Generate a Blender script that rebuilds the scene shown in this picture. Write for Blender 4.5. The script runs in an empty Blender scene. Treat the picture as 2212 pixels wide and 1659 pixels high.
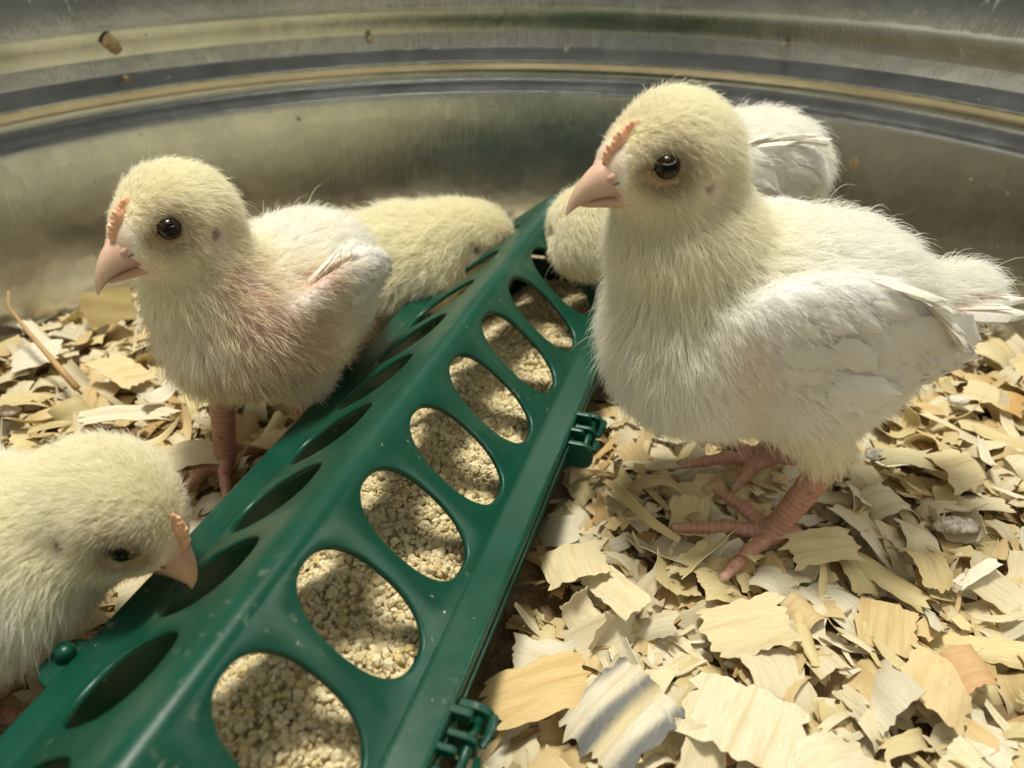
import bpy, bmesh, math, random
import numpy as np
from mathutils import Vector, Matrix, Euler
random.seed(7); rng = np.random.default_rng(7)
scn = bpy.context.scene
COL = scn.collection
U = 0.01                      # all lengths below are in centimetres
R_ = math.radians

# ---------------------------------------------------------------- camera, world, lamps, exposure
CAMZ, PITCH, FPX = 20.3, R_(33.1), 1680.0
cam = bpy.data.cameras.new('camera'); camo = bpy.data.objects.new('camera', cam); COL.objects.link(camo)
camo.location = (0, 0, CAMZ*U); camo.rotation_euler = (R_(90)-PITCH, 0, 0)
cam.sensor_width = 36; cam.lens = 36*FPX/2212; cam.clip_start = .005; cam.clip_end = 50
cam.dof.use_dof = True; cam.dof.focus_distance = .262; cam.dof.aperture_fstop = 11
scn.camera = camo

w = bpy.data.worlds.new('World'); scn.world = w; w.use_nodes = True
w.node_tree.nodes['Background'].inputs[0].default_value = (.93, .97, .80, 1)
w.node_tree.nodes['Background'].inputs[1].default_value = .03

def area(name, loc, target, size, power, color, sy=None):
    l = bpy.data.lights.new(name, 'AREA'); l.energy = power; l.color = color; l.size = size*U
    if sy: l.shape = 'RECTANGLE'; l.size_y = sy*U
    o = bpy.data.objects.new(name, l); COL.objects.link(o); o.location = [c*U for c in loc]
    o.rotation_euler = (Vector(target)-Vector(loc)).to_track_quat('-Z', 'Y').to_euler()
    return o
area('ceiling_lamp', (-9, 33, 115), (-2, 26, 0), 24, 15.8, (1, .97, .85), 18)
area('fill_light', (4, -6, 165), (2, 22, 0), 110, 2.6, (1, .965, .85), 12)  # added fill: brightens the chicks' fronts and puts streaks on the wall ribs

scn.view_settings.view_transform = 'Standard'; scn.view_settings.look = 'None'
scn.view_settings.exposure = .14; scn.view_settings.gamma = 1
scn.cycles.max_bounces = 10; scn.cycles.diffuse_bounces = 7; scn.cycles.glossy_bounces = 4
scn.cycles.transmission_bounces = 7; scn.cycles.transparent_max_bounces = 6
scn.cycles.sample_clamp_indirect = 4
try: scn.cycles_curves.shape = 'RIBBONS'; scn.cycles_curves.subdivisions = 2
except Exception: pass

# ---------------------------------------------------------------- helpers
def proj(x, y, z):
    z = z-CAMZ; c, s = math.cos(PITCH), math.sin(PITCH); d = y*c-z*s
    return (1106+FPX*x/d, 830-FPX*(y*s+z*c)/d, d)

def mesh_from(name, V, F, mat=None, smooth=True):
    me = bpy.data.meshes.new(name)
    V = np.asarray(V, float)*U
    me.from_pydata(V.tolist(), [], F if isinstance(F, list) else F.tolist())
    if smooth: me.polygons.foreach_set('use_smooth', [True]*len(me.polygons))
    if mat: me.materials.append(mat)
    me.update(); return me

def quads_mesh(name, V, Q, mat=None, smooth=True):
    """fast path: all faces have the same number of corners"""
    V = np.ascontiguousarray(np.asarray(V, np.float32)*U); Q = np.ascontiguousarray(np.asarray(Q, np.int32)); n, k = Q.shape
    me = bpy.data.meshes.new(name); me.vertices.add(len(V)); me.vertices.foreach_set('co', V.ravel())
    me.loops.add(n*k); me.loops.foreach_set('vertex_index', Q.ravel())
    me.polygons.add(n); me.polygons.foreach_set('loop_start', np.arange(0, n*k, k, dtype=np.int32))
    me.polygons.foreach_set('loop_total', np.full(n, k, np.int32))
    me.polygons.foreach_set('use_smooth', np.full(n, smooth))
    if mat: me.materials.append(mat)
    me.update(calc_edges=True); me.validate(); return me

def obj(name, me, parent=None, loc=None):
    o = bpy.data.objects.new(name, me); COL.objects.link(o)
    if parent: o.parent = parent
    if loc is not None: o.location = [c*U for c in loc]
    return o

def empty(name, loc, rz=0):
    o = bpy.data.objects.new(name, None); COL.objects.link(o); o.empty_display_size = .02
    o.location = [c*U for c in loc]; o.rotation_euler = (0, 0, rz); return o

def tag(o, label=None, cat=None, group=None, kind=None):
    if label: o['label'] = label
    if cat: o['category'] = cat
    if group: o['group'] = group
    if kind: o['kind'] = kind
    return o

def color_attr(me, name, colors, domain='POINT'):
    a = me.attributes.new(name, 'FLOAT_COLOR', domain)
    c = np.ones((len(colors), 4), np.float32); c[:, :3] = colors
    a.data.foreach_set('color', c.ravel())

def tube_mesh(pts, radii, n=10, cap=True):
    pts = [Vector(p) for p in pts]; V = []; F = []
    up = Vector((0, 0, 1))
    for i, p in enumerate(pts):
        t = (pts[min(i+1, len(pts)-1)]-pts[max(i-1, 0)]).normalized()
        a = t.cross(up if abs(t.z) < .95 else Vector((1, 0, 0))).normalized(); b = t.cross(a)
        for k in range(n):
            th = 2*math.pi*k/n; V.append(p+(a*math.cos(th)+b*math.sin(th))*radii[i])
    for i in range(len(pts)-1):
        for k in range(n):
            F.append((i*n+k, i*n+(k+1) % n, (i+1)*n+(k+1) % n, (i+1)*n+k))
    if cap:
        F.append(tuple(range(n))[::-1]); F.append(tuple(range((len(pts)-1)*n, len(pts)*n)))
    return V, F

def join(parts):
    V = []; F = []
    for v, f in parts:
        o = len(V); V += list(v); F += [tuple(i+o for i in q) for q in f]
    return V, F

# cheap smooth noise on arrays
_ph = rng.uniform(0, 6.28, (24,)); _dr = rng.normal(size=(24, 3))
def fnoise(P, freq):
    P = np.asarray(P, float)*freq; s = np.zeros(len(P))
    for i in range(12):
        k = _dr[i]*(1+.25*i); s += np.sin(P@k+_ph[i]+1.7*np.sin(P@_dr[12+i]+_ph[12+i]))/(1+.25*i)
    return s/4.5

# ---------------------------------------------------------------- materials
class NT:
    def __init__(s, name):
        s.m = bpy.data.materials.new(name); s.m.use_nodes = True; s.t = s.m.node_tree
        s.b = s.t.nodes.get('Principled BSDF'); s.out = s.t.nodes.get('Material Output')
    def n(s, typ, **kw):
        x = s.t.nodes.new(typ)
        for k, v in kw.items():
            if k.startswith('i_'):
                x.inputs[int(k[2:]) if k[2:].isdigit() else k[2:]].default_value = v
            else: setattr(x, k, v)
        return x
    def l(s, a, b): s.t.links.new(a, b)
    def noise(s, scale, detail=4, vec=None, rough=.55, dist=0):
        x = s.n('ShaderNodeTexNoise'); x.inputs['Scale'].default_value = scale; x.inputs['Detail'].default_value = detail
        x.inputs['Roughness'].default_value = rough; x.inputs['Distortion'].default_value = dist
        if vec is not None: s.l(vec, x.inputs['Vector'])
        return x.outputs['Fac']
    def ramp(s, fac, stops):
        x = s.n('ShaderNodeValToRGB'); e = x.color_ramp.elements
        while len(e) < len(stops): e.new(.5)
        for el, (p, c) in zip(e, stops):
            el.position = p; el.color = (c, c, c, 1) if not hasattr(c, '__len__') else (*c, 1)
        s.l(fac, x.inputs[0]); return x.outputs[0]
    def mix(s, f, a, b, mode='MIX'):
        x = s.n('ShaderNodeMix', data_type='RGBA', blend_type=mode)
        for i, v in ((0, f), (6, a), (7, b)):
            if hasattr(v, 'is_linked') or hasattr(v, 'links'): s.l(v, x.inputs[i])
            else: x.inputs[i].default_value = v if not hasattr(v, '__len__') else (*v, 1)[:4]
        return x.outputs[2]
    def math(s, op, a, b=0):
        x = s.n('ShaderNodeMath', operation=op)
        for i, v in ((0, a), (1, b)):
            if hasattr(v, 'links'): s.l(v, x.inputs[i])
            else: x.inputs[i].default_value = v
        return x.outputs[0]
    def bump(s, h, strength, dist=.001):
        x = s.n('ShaderNodeBump'); x.inputs['Strength'].default_value = strength; x.inputs['Distance'].default_value = dist
        s.l(h, x.inputs['Height']); s.l(x.outputs[0], s.b.inputs['Normal']); return x
    def coord(s, which='Object', scale=None):
        c = s.n('ShaderNodeTexCoord').outputs[which]
        if scale:
            m = s.n('ShaderNodeMapping'); m.inputs['Scale'].default_value = scale; s.l(c, m.inputs[0]); c = m.outputs[0]
        return c
    def set(s, **kw):
        for k, v in kw.items():
            i = s.b.inputs[k.replace('_', ' ')]
            if hasattr(v, 'links'): s.l(v, i)
            else: i.default_value = (*v, 1) if hasattr(v, '__len__') else v

# green plastic: moulded, slightly dusty
g = NT('green_plastic'); c = g.coord()
base = g.mix(g.ramp(g.noise(60, 5, c), [(.35, 0.), (.7, 1.)]), (.0015, .046, .026), (.0025, .060, .036))
dust = g.ramp(g.noise(520, 2, c), [(.735, 0.), (.76, 1.)])
dustm = g.ramp(g.noise(45, 3, c), [(.45, 0.), (.62, 1.)])
scr = g.math('MULTIPLY', g.ramp(g.noise(1, 3, g.coord('Object', (900, 70, 900)), .6, .6), [(.70, 0.), (.73, 1.)]), g.ramp(g.noise(30, 3, c), [(.5, 0.), (.62, .55)]))
smear = g.math('MULTIPLY', g.ramp(g.noise(260, 4, c, .7), [(.60, 0.), (.70, 1.)]), g.ramp(g.noise(24, 4, c), [(.54, 0.), (.66, .5)]))
dd = g.math('MAXIMUM', g.math('MULTIPLY', dust, dustm), g.math('MAXIMUM', g.math('MULTIPLY', scr, .5), g.math('MULTIPLY', smear, .45)))
film = g.math('MULTIPLY', g.ramp(g.noise(35, 6, c, .7), [(.5, 0.), (.8, 1.)]), .06)
base = g.mix(film, base, (.45, .45, .36))
g.set(Base_Color=g.mix(dd, base, (.55, .50, .36)), Roughness=g.math('ADD', g.math('MULTIPLY', g.noise(90, 4, c), .18), .26), Specular_IOR_Level=.34)
g.bump(g.noise(900, 3, c), .05, .0004); GREEN = g.m

# galvanised steel
g = NT('galvanised_steel'); c = g.coord()
fine = g.noise(1, 5, g.coord('Object', (420, 420, 60)), .7)
spang = g.n('ShaderNodeTexVoronoi'); spang.inputs['Scale'].default_value = 130; g.l(c, spang.inputs['Vector'])
sp = g.ramp(spang.outputs['Color'], [(0., .70), (1., .90)])
blot = g.ramp(g.noise(22, 6, c, .65), [(.32, (.48, .50, .51)), (.7, (.68, .705, .715))])
col = g.mix(.6, blot, sp, 'MULTIPLY')
col = g.mix(g.math('MULTIPLY', g.ramp(fine, [(.3, 0.), (.75, 1.)]), .25), col, (.66, .65, .60))
spots = g.math('MULTIPLY', g.ramp(g.noise(170, 2, c), [(.70, 0.), (.73, 1.)]), g.ramp(g.noise(14, 3, c), [(.50, 0.), (.62, 1.)]))
col = g.mix(g.math('MULTIPLY', spots, .7), col, (.16, .13, .07))
scuff = g.math('MULTIPLY', g.ramp(g.noise(1, 4, g.coord('Object', (260, 260, 40)), .6, 1.), [(.62, 0.), (.68, 1.)]), g.ramp(g.noise(16, 3, c), [(.55, 0.), (.65, 1.)]))
upz = g.n('ShaderNodeMapRange'); sx0 = g.n('ShaderNodeSeparateXYZ'); g.l(c, sx0.inputs[0]); g.l(sx0.outputs[2], upz.inputs[0]); upz.inputs[1].default_value = .13; upz.inputs[2].default_value = .155
scuff = g.math('MULTIPLY', scuff, upz.outputs[0])
col = g.mix(g.math('MULTIPLY', scuff, .5), col, (.86, .85, .80))
sx = g.n('ShaderNodeSeparateXYZ'); g.l(c, sx.inputs[0]); seam = None
dash = g.ramp(g.noise(1, 2, g.coord('Object', (130, 130, 8)), .5), [(.50, 0.), (.58, 1.)])
for z0_, w0_ in ((.1046, .00045), (.1212, .0005), (.1535, .0004)):
    dz = g.math('ABSOLUTE', g.math('SUBTRACT', sx.outputs[2], z0_)); band = g.math('LESS_THAN', dz, w0_); seam = band if seam is None else g.math('MAXIMUM', seam, band)
col = g.mix(g.math('MULTIPLY', g.math('MULTIPLY', seam, dash), .4), col, (.10, .08, .05))
g.set(Base_Color=col, Metallic=g.math('SUBTRACT', .93, g.math('MULTIPLY', g.math('MAXIMUM', spots, scuff), .7)),
      Roughness=g.math('ADD', g.math('MULTIPLY', g.ramp(g.noise(30, 6, c, .7), [(.3, 0.), (.7, 1.)]), .10), .15))
brush = g.noise(1, 3, g.coord('Object', (900, 900, 45)), .6)
g.bump(g.math('ADD', g.math('MULTIPLY', brush, .65), g.math('ADD', g.math('MULTIPLY', spang.outputs['Distance'], .35), g.math('MULTIPLY', g.noise(9, 3, c), 2.2))), .22, .0009); STEEL = g.m

# wood shavings: u runs along the grain (in cm), v across
g = NT('pine_shaving'); oi = g.n('ShaderNodeObjectInfo')
uv = g.n('ShaderNodeUVMap'); uv.uv_map = 'grain'
off = g.n('ShaderNodeVectorMath', operation='ADD'); g.l(uv.outputs[0], off.inputs[0])
cmb = g.n('ShaderNodeCombineXYZ'); g.l(g.math('MULTIPLY', oi.outputs['Random'], 37.), cmb.inputs[0]); g.l(g.math('MULTIPLY', oi.outputs['Random'], 91.), cmb.inputs[1])
g.l(cmb.outputs[0], off.inputs[1])
def gmap(sc):
    m = g.n('ShaderNodeMapping'); m.inputs['Scale'].default_value = sc; g.l(off.outputs[0], m.inputs[0]); return m.outputs[0]
rings = g.noise(1, 3, gmap((.25, 3.6, 1)), .5, .4)
fib = g.noise(1, 4, gmap((1.6, 34, 1)), .6, .3)
pores = g.noise(1, 3, gmap((9, 30, 1)), .6)
tone = g.n('ShaderNodeAttribute', attribute_name='tone')
rampc = g.ramp(rings, [(.28, (.64, .52, .31)), (.46, (.75, .67, .46)), (.62, (.78, .70, .51)), (.76, (.68, .56, .35))])
col = g.mix(g.math('MULTIPLY', g.ramp(fib, [(.35, 1.), (.55, 0.)]), .42), rampc, (.58, .42, .22))
col = g.mix(g.math('MULTIPLY', g.ramp(pores, [(.62, 0.), (.70, 1.)]), .25), col, (.40, .28, .14))
col = g.mix(1., col, tone.outputs['Color'], 'MULTIPLY'); col = g.mix(1., col, oi.outputs['Color'], 'MULTIPLY')
g.set(Base_Color=col, Roughness=.62, Specular_IOR_Level=.35)
bp = g.bump(g.math('ADD', fib, g.math('MULTIPLY', pores, .6)), .5, .0005)
tr = g.n('ShaderNodeBsdfTranslucent'); g.l(col, tr.inputs[0]); mx = g.n('ShaderNodeMixShader'); mx.inputs[0].default_value = .16
g.l(g.b.outputs[0], mx.inputs[1]); g.l(tr.outputs[0], mx.inputs[2]); g.l(mx.outputs[0], g.out.inputs[0]); WOOD = g.m

def simple(name, col, rough=.6, attr=None, noise=None, bump=None, sss=0, spec=.5):
    g = NT(name); c = g.coord()
    base = g.n('ShaderNodeAttribute', attribute_name=attr).outputs['Color'] if attr else None
    if noise:
        f = g.ramp(g.noise(noise[0], 4, c), [(.3, 0.), (.7, 1.)])
        base = g.mix(g.math('MULTIPLY', f, noise[1]), base if base is not None else col, noise[2], 'MULTIPLY' if attr else 'MIX')
    g.set(Base_Color=base if base is not None else col, Roughness=rough, Specular_IOR_Level=spec)
    if bump: g.bump(g.noise(bump[0], 3, c), bump[1], bump[2])
    if sss:
        g.set(Subsurface_Weight=sss, Subsurface_Scale=.0015); g.b.inputs['Subsurface Radius'].default_value = (1, .45, .25)
    return g.m
LITTER = simple('litter_base', (.26, .18, .09), .9, noise=(120, .9, (.14, .09, .04)), bump=(300, .8, .002))
FEED = simple('feed_crumble', None, .9, attr='tone', noise=(700, .5, (.72, .68, .58)), bump=(1500, .6, .0006))
g = NT('chick_skin'); c = g.coord(); tn = g.n('ShaderNodeAttribute', attribute_name='tint').outputs['Color']
lm = g.n('ShaderNodeSeparateColor'); g.l(g.n('ShaderNodeAttribute', attribute_name='limb').outputs['Color'], lm.inputs[0])
sc_ = g.math('SINE', g.math('ADD', g.math('MULTIPLY', lm.outputs[0], 10*6.283/.21), g.math('MULTIPLY', g.noise(160, 2, c), 2.)))
sc_ = g.ramp(g.math('ADD', g.math('MULTIPLY', sc_, .5), .5), [(.0, 0.), (.35, 1.)]); scm = g.math('MULTIPLY', sc_, lm.outputs[1]); dk = g.math('MULTIPLY', g.math('SUBTRACT', 1., sc_), lm.outputs[1])
f = g.ramp(g.noise(420, 4, c), [(.3, 0.), (.7, 1.)]); col = g.mix(g.math('MULTIPLY', f, .45), tn, (.78, .68, .62), 'MULTIPLY'); col = g.mix(g.math('MULTIPLY', dk, .32), col, (.60, .48, .42), 'MULTIPLY')
dirt = g.math('MULTIPLY', g.ramp(g.noise(210, 4, c), [(.62, 0.), (.70, 1.)]), lm.outputs[1]); col = g.mix(g.math('MULTIPLY', dirt, .7), col, (.10, .06, .03))
g.set(Base_Color=col, Roughness=.55, Subsurface_Weight=.15, Subsurface_Scale=.0015); g.b.inputs['Subsurface Radius'].default_value = (1, .45, .25)
g.bump(g.math('ADD', g.math('MULTIPLY', scm, .9), g.math('MULTIPLY', g.noise(1100, 3, c),   .5)), .45, .0005); SKIN = g.m
BEAK = simple('beak_horn', None, .38, attr='tint', noise=(300, .25, (.85, .75, .7)), bump=(500, .08, .0004), sss=.25)
COMB = simple('comb_skin', (.80, .43, .27), .5, noise=(500, .6, (.84, .52, .30)), sss=.3)
EYE = simple('eye', (.006, .004, .003), .12, spec=.35)
IRIS = simple('iris', (.026, .016, .008), .12, spec=.35)
LID = simple('eyelid_skin', (.30, .22, .12), .6, noise=(900, .6, (.20, .14, .08)), bump=(1500, .5, .0004))
DROP = simple('dried_dropping', (.16, .115, .06), .6, noise=(420, .95, (.62, .58, .50)), bump=(500, .8, .001))
DROPD = simple('dark_dropping', (.085, .055, .022), .35, noise=(260, .8, (.16, .11, .05)), bump=(500, .8, .001))
SPLASH = simple('dried_splash', (.20, .13, .05), .5, noise=(420, .9, (.34, .27, .14)), bump=(600, .6, .0006))
STEM = simple('straw_stem', (.50, .32, .13), .6, noise=(150, .8, (.36, .2, .08)), bump=(400, .4, .0006))

# down: strands that pass light on to one another
g = NT('down'); at = g.n('ShaderNodeAttribute', attribute_name='tint').outputs['Color']
d = g.n('ShaderNodeBsdfDiffuse'); t = g.n('ShaderNodeBsdfTranslucent'); s = g.n('ShaderNodeBsdfGlossy'); s.inputs['Roughness'].default_value = .45
g.l(at, d.inputs[0]); g.l(at, t.inputs[0]); m1 = g.n('ShaderNodeMixShader'); m1.inputs[0].default_value = .5
g.l(d.outputs[0], m1.inputs[1]); g.l(t.outputs[0], m1.inputs[2])
m2 = g.n('ShaderNodeMixShader'); m2.inputs[0].default_value = .04; g.l(m1.outputs[0], m2.inputs[1]); g.l(s.outputs[0], m2.inputs[2])
g.l(m2.outputs[0], g.out.inputs[0]); DOWN = g.m

g = NT('feather_vane'); uv = g.n('ShaderNodeUVMap'); uv.uv_map = 'grain'
mp = g.n('ShaderNodeMapping'); mp.inputs['Scale'].default_value = (26, 1.5, 1); mp.inputs['Rotation'].default_value = (0, 0, .0); g.l(uv.outputs[0], mp.inputs[0])
barb = g.noise(1, 3, mp.outputs[0], .5, .5); oi = g.n('ShaderNodeObjectInfo')
colf = g.mix(g.math('MULTIPLY', g.ramp(barb, [(.4, 1.), (.6, 0.)]), .25), (.88, .86, .80), (.74, .70, .60))
colf = g.mix(1., colf, oi.outputs['Color'], 'MULTIPLY')
g.set(Base_Color=colf, Roughness=.6, Specular_IOR_Level=.3); g.bump(barb, .35, .0004)
tr = g.n('ShaderNodeBsdfTranslucent'); g.l(colf, tr.inputs[0]); mx = g.n('ShaderNodeMixShader'); mx.inputs[0].default_value = .3
g.l(g.b.outputs[0], mx.inputs[1]); g.l(tr.outputs[0], mx.inputs[2]); g.l(mx.outputs[0], g.out.inputs[0]); FEATHER = g.m
QUILL = simple('quill', (.85, .60, .52), .4, sss=.2)

# ---------------------------------------------------------------- tub and litter bed
TC = (0., 21.)               # tub centre
def tub():
    root = empty('galvanised_tub', (TC[0], TC[1], -1.4))
    tag(root, 'round galvanised steel tub with raised ribs around its inner wall, holding chicks and litter', 'tub')
    prof = [(29.2, 0), (29.5, .35), (29.6, 1.5), (29.75, 5), (29.9, 8.6), (29.95, 10.1), (29.97, 10.45), (30.06, 10.6), (30.22, 10.85), (30.34, 11.2), (30.36, 11.5),
            (30.28, 11.8), (30.14, 12.0), (30.08, 12.12), (30.16, 12.3), (30.32, 12.6), (30.48, 13.0), (30.55, 13.5), (30.5, 14.0), (30.36, 14.5), (30.22, 14.95), (30.17, 15.4), (30.4, 17), (31.0, 22), (32.0, 30.0),
            (32.5, 33.6), (32.8, 34.1), (33.4, 34.2), (33.8, 33.8), (33.7, 33.2), (33.2, 33.0), (32.65, 33.2), (32.2, 30), (30.6, 15), (30.15, 8), (29.7, 0), (29.4, -.3)]
    # resample the ribbed stretch finely through linear pieces; smooth shading rounds it
    N = 224; V = []; F = []
    for r, z in prof:
        for k in range(N):
            a = 2*math.pi*k/N; V.append((r*math.cos(a), r*math.sin(a), z))
    for i in range(len(prof)-1):
        for k in range(N):
            F.append((i*N+(k+1) % N, i*N+k, (i+1)*N+k, (i+1)*N+(k+1) % N))
    obj('wall', mesh_from('wall', V, F, STEEL), root)
    V = [(0, 0, .02)]+[(29.3*math.cos(2*math.pi*k/96), 29.3*math.sin(2*math.pi*k/96), .02) for k in range(96)]
    obj('floor', mesh_from('floor', V, [(0, 1+k, 1+(k+1) % 96) for k in range(96)], STEEL), root)
    # dried splashes on the wall (angle from +y clockwise in degrees, height, size)
    rnd = random.Random(4)
    for a, z, s in [(-25.5, 13.1, .42), (23.9, 6.6, .42), (27.0, 6.3, .20), (-9.6, 12.2, .17), (-25.2, 11.4, .16), (-39, 12.8, .2), (-37, 12.3, .14), (-15, 8.1, .13), (-1.5, 8.2, .12),
                    (-41.5, 8.0, .18), (-38, 6.8, .13), (-43, 6.4, .2), (-36, 5.2, .12), (31, 7.2, .14), (35, 10.2, .16), (18, 12.4, .12)]:
        a = R_(a); rr = 29.9 if z < 9 else 30.0
        # angle is measured at the camera; find the wall point along that bearing
        dx, dy = math.sin(a), math.cos(a); b = -TC[1]*dy; tt = -b+math.sqrt(b*b-(TC[1]**2-rr*rr)); px, py = dx*tt-TC[0], dy*tt-TC[1]
        n = Vector((-px, -py, 0)).normalized(); tx = Vector((-n.y, n.x, 0)); up = Vector((0, 0, 1)); ctr = Vector((px, py, z+1.4))+n*(-.05 if z > 9 else -.02)
        V = [ctr+n*(.05+.05*s)]; m = 12
        for ring in (1, 2):
            for k in range(m):
                th = 2*math.pi*k/m; q = s*.5*ring*(.75+.5*rnd.random())
                V.append(ctr+tx*math.cos(th)*q+up*math.sin(th)*q*1.15+n*((.04+.05*s) if ring == 1 else .004))
        F = [(0, 1+k, 1+(k+1) % m) for k in range(m)]+[(1+k, 1+m+k, 1+m+(k+1) % m, 1+(k+1) % m) for k in range(m)]
        obj('dried_splash', mesh_from('dried_splash', V, F, SPLASH), root)
    return root
tub()

def hgt(x, y):
    x = np.asarray(x, float); y = np.asarray(y, float)
    h = .35*np.sin(x*.31+1.3)*np.sin(y*.27+.4)+.22*np.sin(x*.83+y*.41)+.12*np.sin(y*1.3-x*.6)
    r = np.hypot(x-TC[0], y-TC[1]); return h+np.clip((r-24)/6, 0, 1)*.5-.15
def litter_bed():
    nr, na = 60, 160; V = [(TC[0], TC[1], 0)]; F = []
    for i in range(1, nr+1):
        r = 29.7*i/nr
        for k in range(na):
            a = 2*math.pi*k/na; V.append((TC[0]+r*math.cos(a), TC[1]+r*math.sin(a), 0))
    V = np.array(V); V[:, 2] = hgt(V[:, 0], V[:, 1])-.45+rng.normal(size=len(V))*.06
    F = [(0, 1+k, 1+(k+1) % na) for k in range(na)]
    for i in range(nr-1):
        b = 1+i*na
        for k in range(na): F.append((b+k, b+na+k, b+na+(k+1) % na, b+(k+1) % na))
    tag(obj('litter_bed', mesh_from('litter_bed', V, F, LITTER)), kind='structure')
litter_bed()

# ---------------------------------------------------------------- feeder
YAW = R_(17.6); AX = np.array([math.sin(YAW), math.cos(YAW)]); PP = np.array([math.cos(YAW), -math.sin(YAW)])
PC, SC = -9.97, 16.6
def feeder_world(p, s): return AX*(s+SC)+PP*(p+PC)           # feeder-local (x across, y along) -> world xy
FCEL = 3.36; S0 = 1.5-SC
SLOPE_TOP, SLOPE_BOT = (.80, 6.24), (3.93, 3.27)
SLOPE_TOP_L = (.72, 5.78)
def feeder():
    ox, oy = feeder_world(0, 0)
    root = empty('poultry_feeder', (ox, oy, 0), -YAW)
    tag(root, 'long green plastic trough feeder with two rows of oval holes, full of crumbles', 'feeder')
    V = []; F = []
    # --- sloping faces: one cell per hole
    N = 48; hw = FCEL/2; a, e = 1.29, 2.35
    def cell_rings(tp_, b):
        L = math.hypot(SLOPE_BOT[0]-tp_[0], SLOPE_BOT[1]-tp_[1]); hl = L/2; hole = []; rect = []
        for i in range(N):
            th = 2*math.pi*(i+.0)/N; c_, s_ = math.cos(th), math.sin(th)
            hole.append((a*math.copysign(abs(c_)**(2/e), c_), b*math.copysign(abs(s_)**(2/e), s_)))
            m = max(abs(c_), abs(s_)); rect.append((hw*c_/m, hl*s_/m))
        return L, hl, hole, rect
    L, hl, hole, rect = cell_rings(SLOPE_TOP, 1.95)
    smap = sorted(set(round(r[0], 6) for r in rect if abs(abs(r[1])-hl) < 1e-6))
    cells = list(range(-1, 11)); ssl = sorted(set(round(S0+FCEL*k+x, 5) for k in cells for x in smap))
    s_lo, s_hi = ssl[0]-1.65, ssl[-1]+1.6
    for side in (1, -1):
        top = SLOPE_TOP if side == 1 else SLOPE_TOP_L; L, hl, hole, rect = cell_rings(top, 1.95 if side == 1 else 1.88)
        tp = np.array([side*top[0], top[1]]); bt = np.array([side*SLOPE_BOT[0], SLOPE_BOT[1]]); dq = (tp-bt)/L
        nn = np.array([-dq[1], dq[0]])*(-1 if side == 1 else 1); nn = nn if nn[1] > 0 else -nn; mid = (tp+bt)/2
        for k in cells:
            sc = S0+FCEL*k; o = len(V)
            def put(x, q, n): P = mid+dq*q+nn*n; V.append((P[0], sc+x, P[1]))
            for (hx, hq) in hole: put(hx*.985, hq*.985, -.17)
            for (hx, hq) in hole: put(hx, hq, -.07)
            for (hx, hq) in hole: put(hx*1.02, hq*1.01, -.02)
            for (hx, hq), (rx, rq) in zip(hole, rect): put(hx*1.055, min(max(hq*1.025, -hl*.99), hl*.99), .0)
            for (rx, rq) in rect: put(rx, rq, 0)
            for r in range(4):
                for i in range(N):
                    j = (i+1) % N; q = (o+r*N+i, o+(r+1)*N+i, o+(r+1)*N+j, o+r*N+j)
                    F.append(q if side == 1 else q[::-1])
    # --- ridge, flanges, lips as lofts along the same stations
    st = [s_lo, s_lo+.15]+ssl+[s_hi-.15, s_hi]
    def loft(profile, stations):
        o = len(V)
        for s in stations:
            for (x, z) in profile: V.append((x, s, z))
        n = len(profile)
        for i in range(len(stations)-1):
            for k in range(n-1): F.append((o+i*n+k, o+i*n+k+1, o+(i+1)*n+k+1, o+(i+1)*n+k))
    ridge = [(-SLOPE_TOP_L[0], SLOPE_TOP_L[1]), (-.55, 5.91), (-.35, 6.06), (-.12, 6.21), (.1, 6.32), (.3, 6.39), (.48, 6.40), (.65, 6.35), SLOPE_TOP]
    right = [SLOPE_BOT, (4.02, 3.22), (4.15, 3.19), (4.9, 3.14), (5.0, 3.11), (5.04, 3.02), (5.04, 2.78)]
    left = [(-x, z) for x, z in right][::-1]
    loft(ridge, st); loft(right, st); loft(left, st)
    for q0, q1 in ((s_lo, ssl[0]), (ssl[-1], s_hi)):           # plain stretches of the sloping faces beyond the last holes
        ss = [s for s in st if q0-1e-6 <= s <= q1+1e-6]
        loft([SLOPE_TOP, SLOPE_BOT], ss); loft([(-SLOPE_BOT[0], SLOPE_BOT[1]), (-SLOPE_TOP_L[0], SLOPE_TOP_L[1])], ss)
    full = left+ridge+right
    for s, d in ((s_lo, -1), (s_hi, 1)):                       # end plates, rounded over
        o = len(V)
        for inset, ds in ((0, 0), (.12, .1), (.35, .16)):
            for (x, z) in full: V.append((x*(1-inset/6), s+d*ds, z-inset*.5 if z > 3 else z))
        n = len(full)
        for r in range(2):
            for k in range(n-1):
                q = (o+r*n+k, o+r*n+k+1, o+(r+1)*n+k+1, o+(r+1)*n+k); F.append(q if d > 0 else q[::-1])
        f = tuple(o+2*n+k for k in range(n)); F.append(f if d > 0 else f[::-1])
    me = mesh_from('lid', V, F, GREEN); bm = bmesh.new(); bm.from_mesh(me)
    bmesh.ops.remove_doubles(bm, verts=bm.verts, dist=.00004); bmesh.ops.recalc_face_normals(bm, faces=bm.faces)
    if sum(f.normal.z*f.calc_area() for f in bm.faces) < 0: bmesh.ops.reverse_faces(bm, faces=bm.faces)
    bm.to_mesh(me); bm.free(); lid = obj('lid', me, root)
    so = lid.modifiers.new('solid', 'SOLIDIFY'); so.thickness = .12*U; so.offset = -1
    # --- trough
    V = []; F = []
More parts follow.
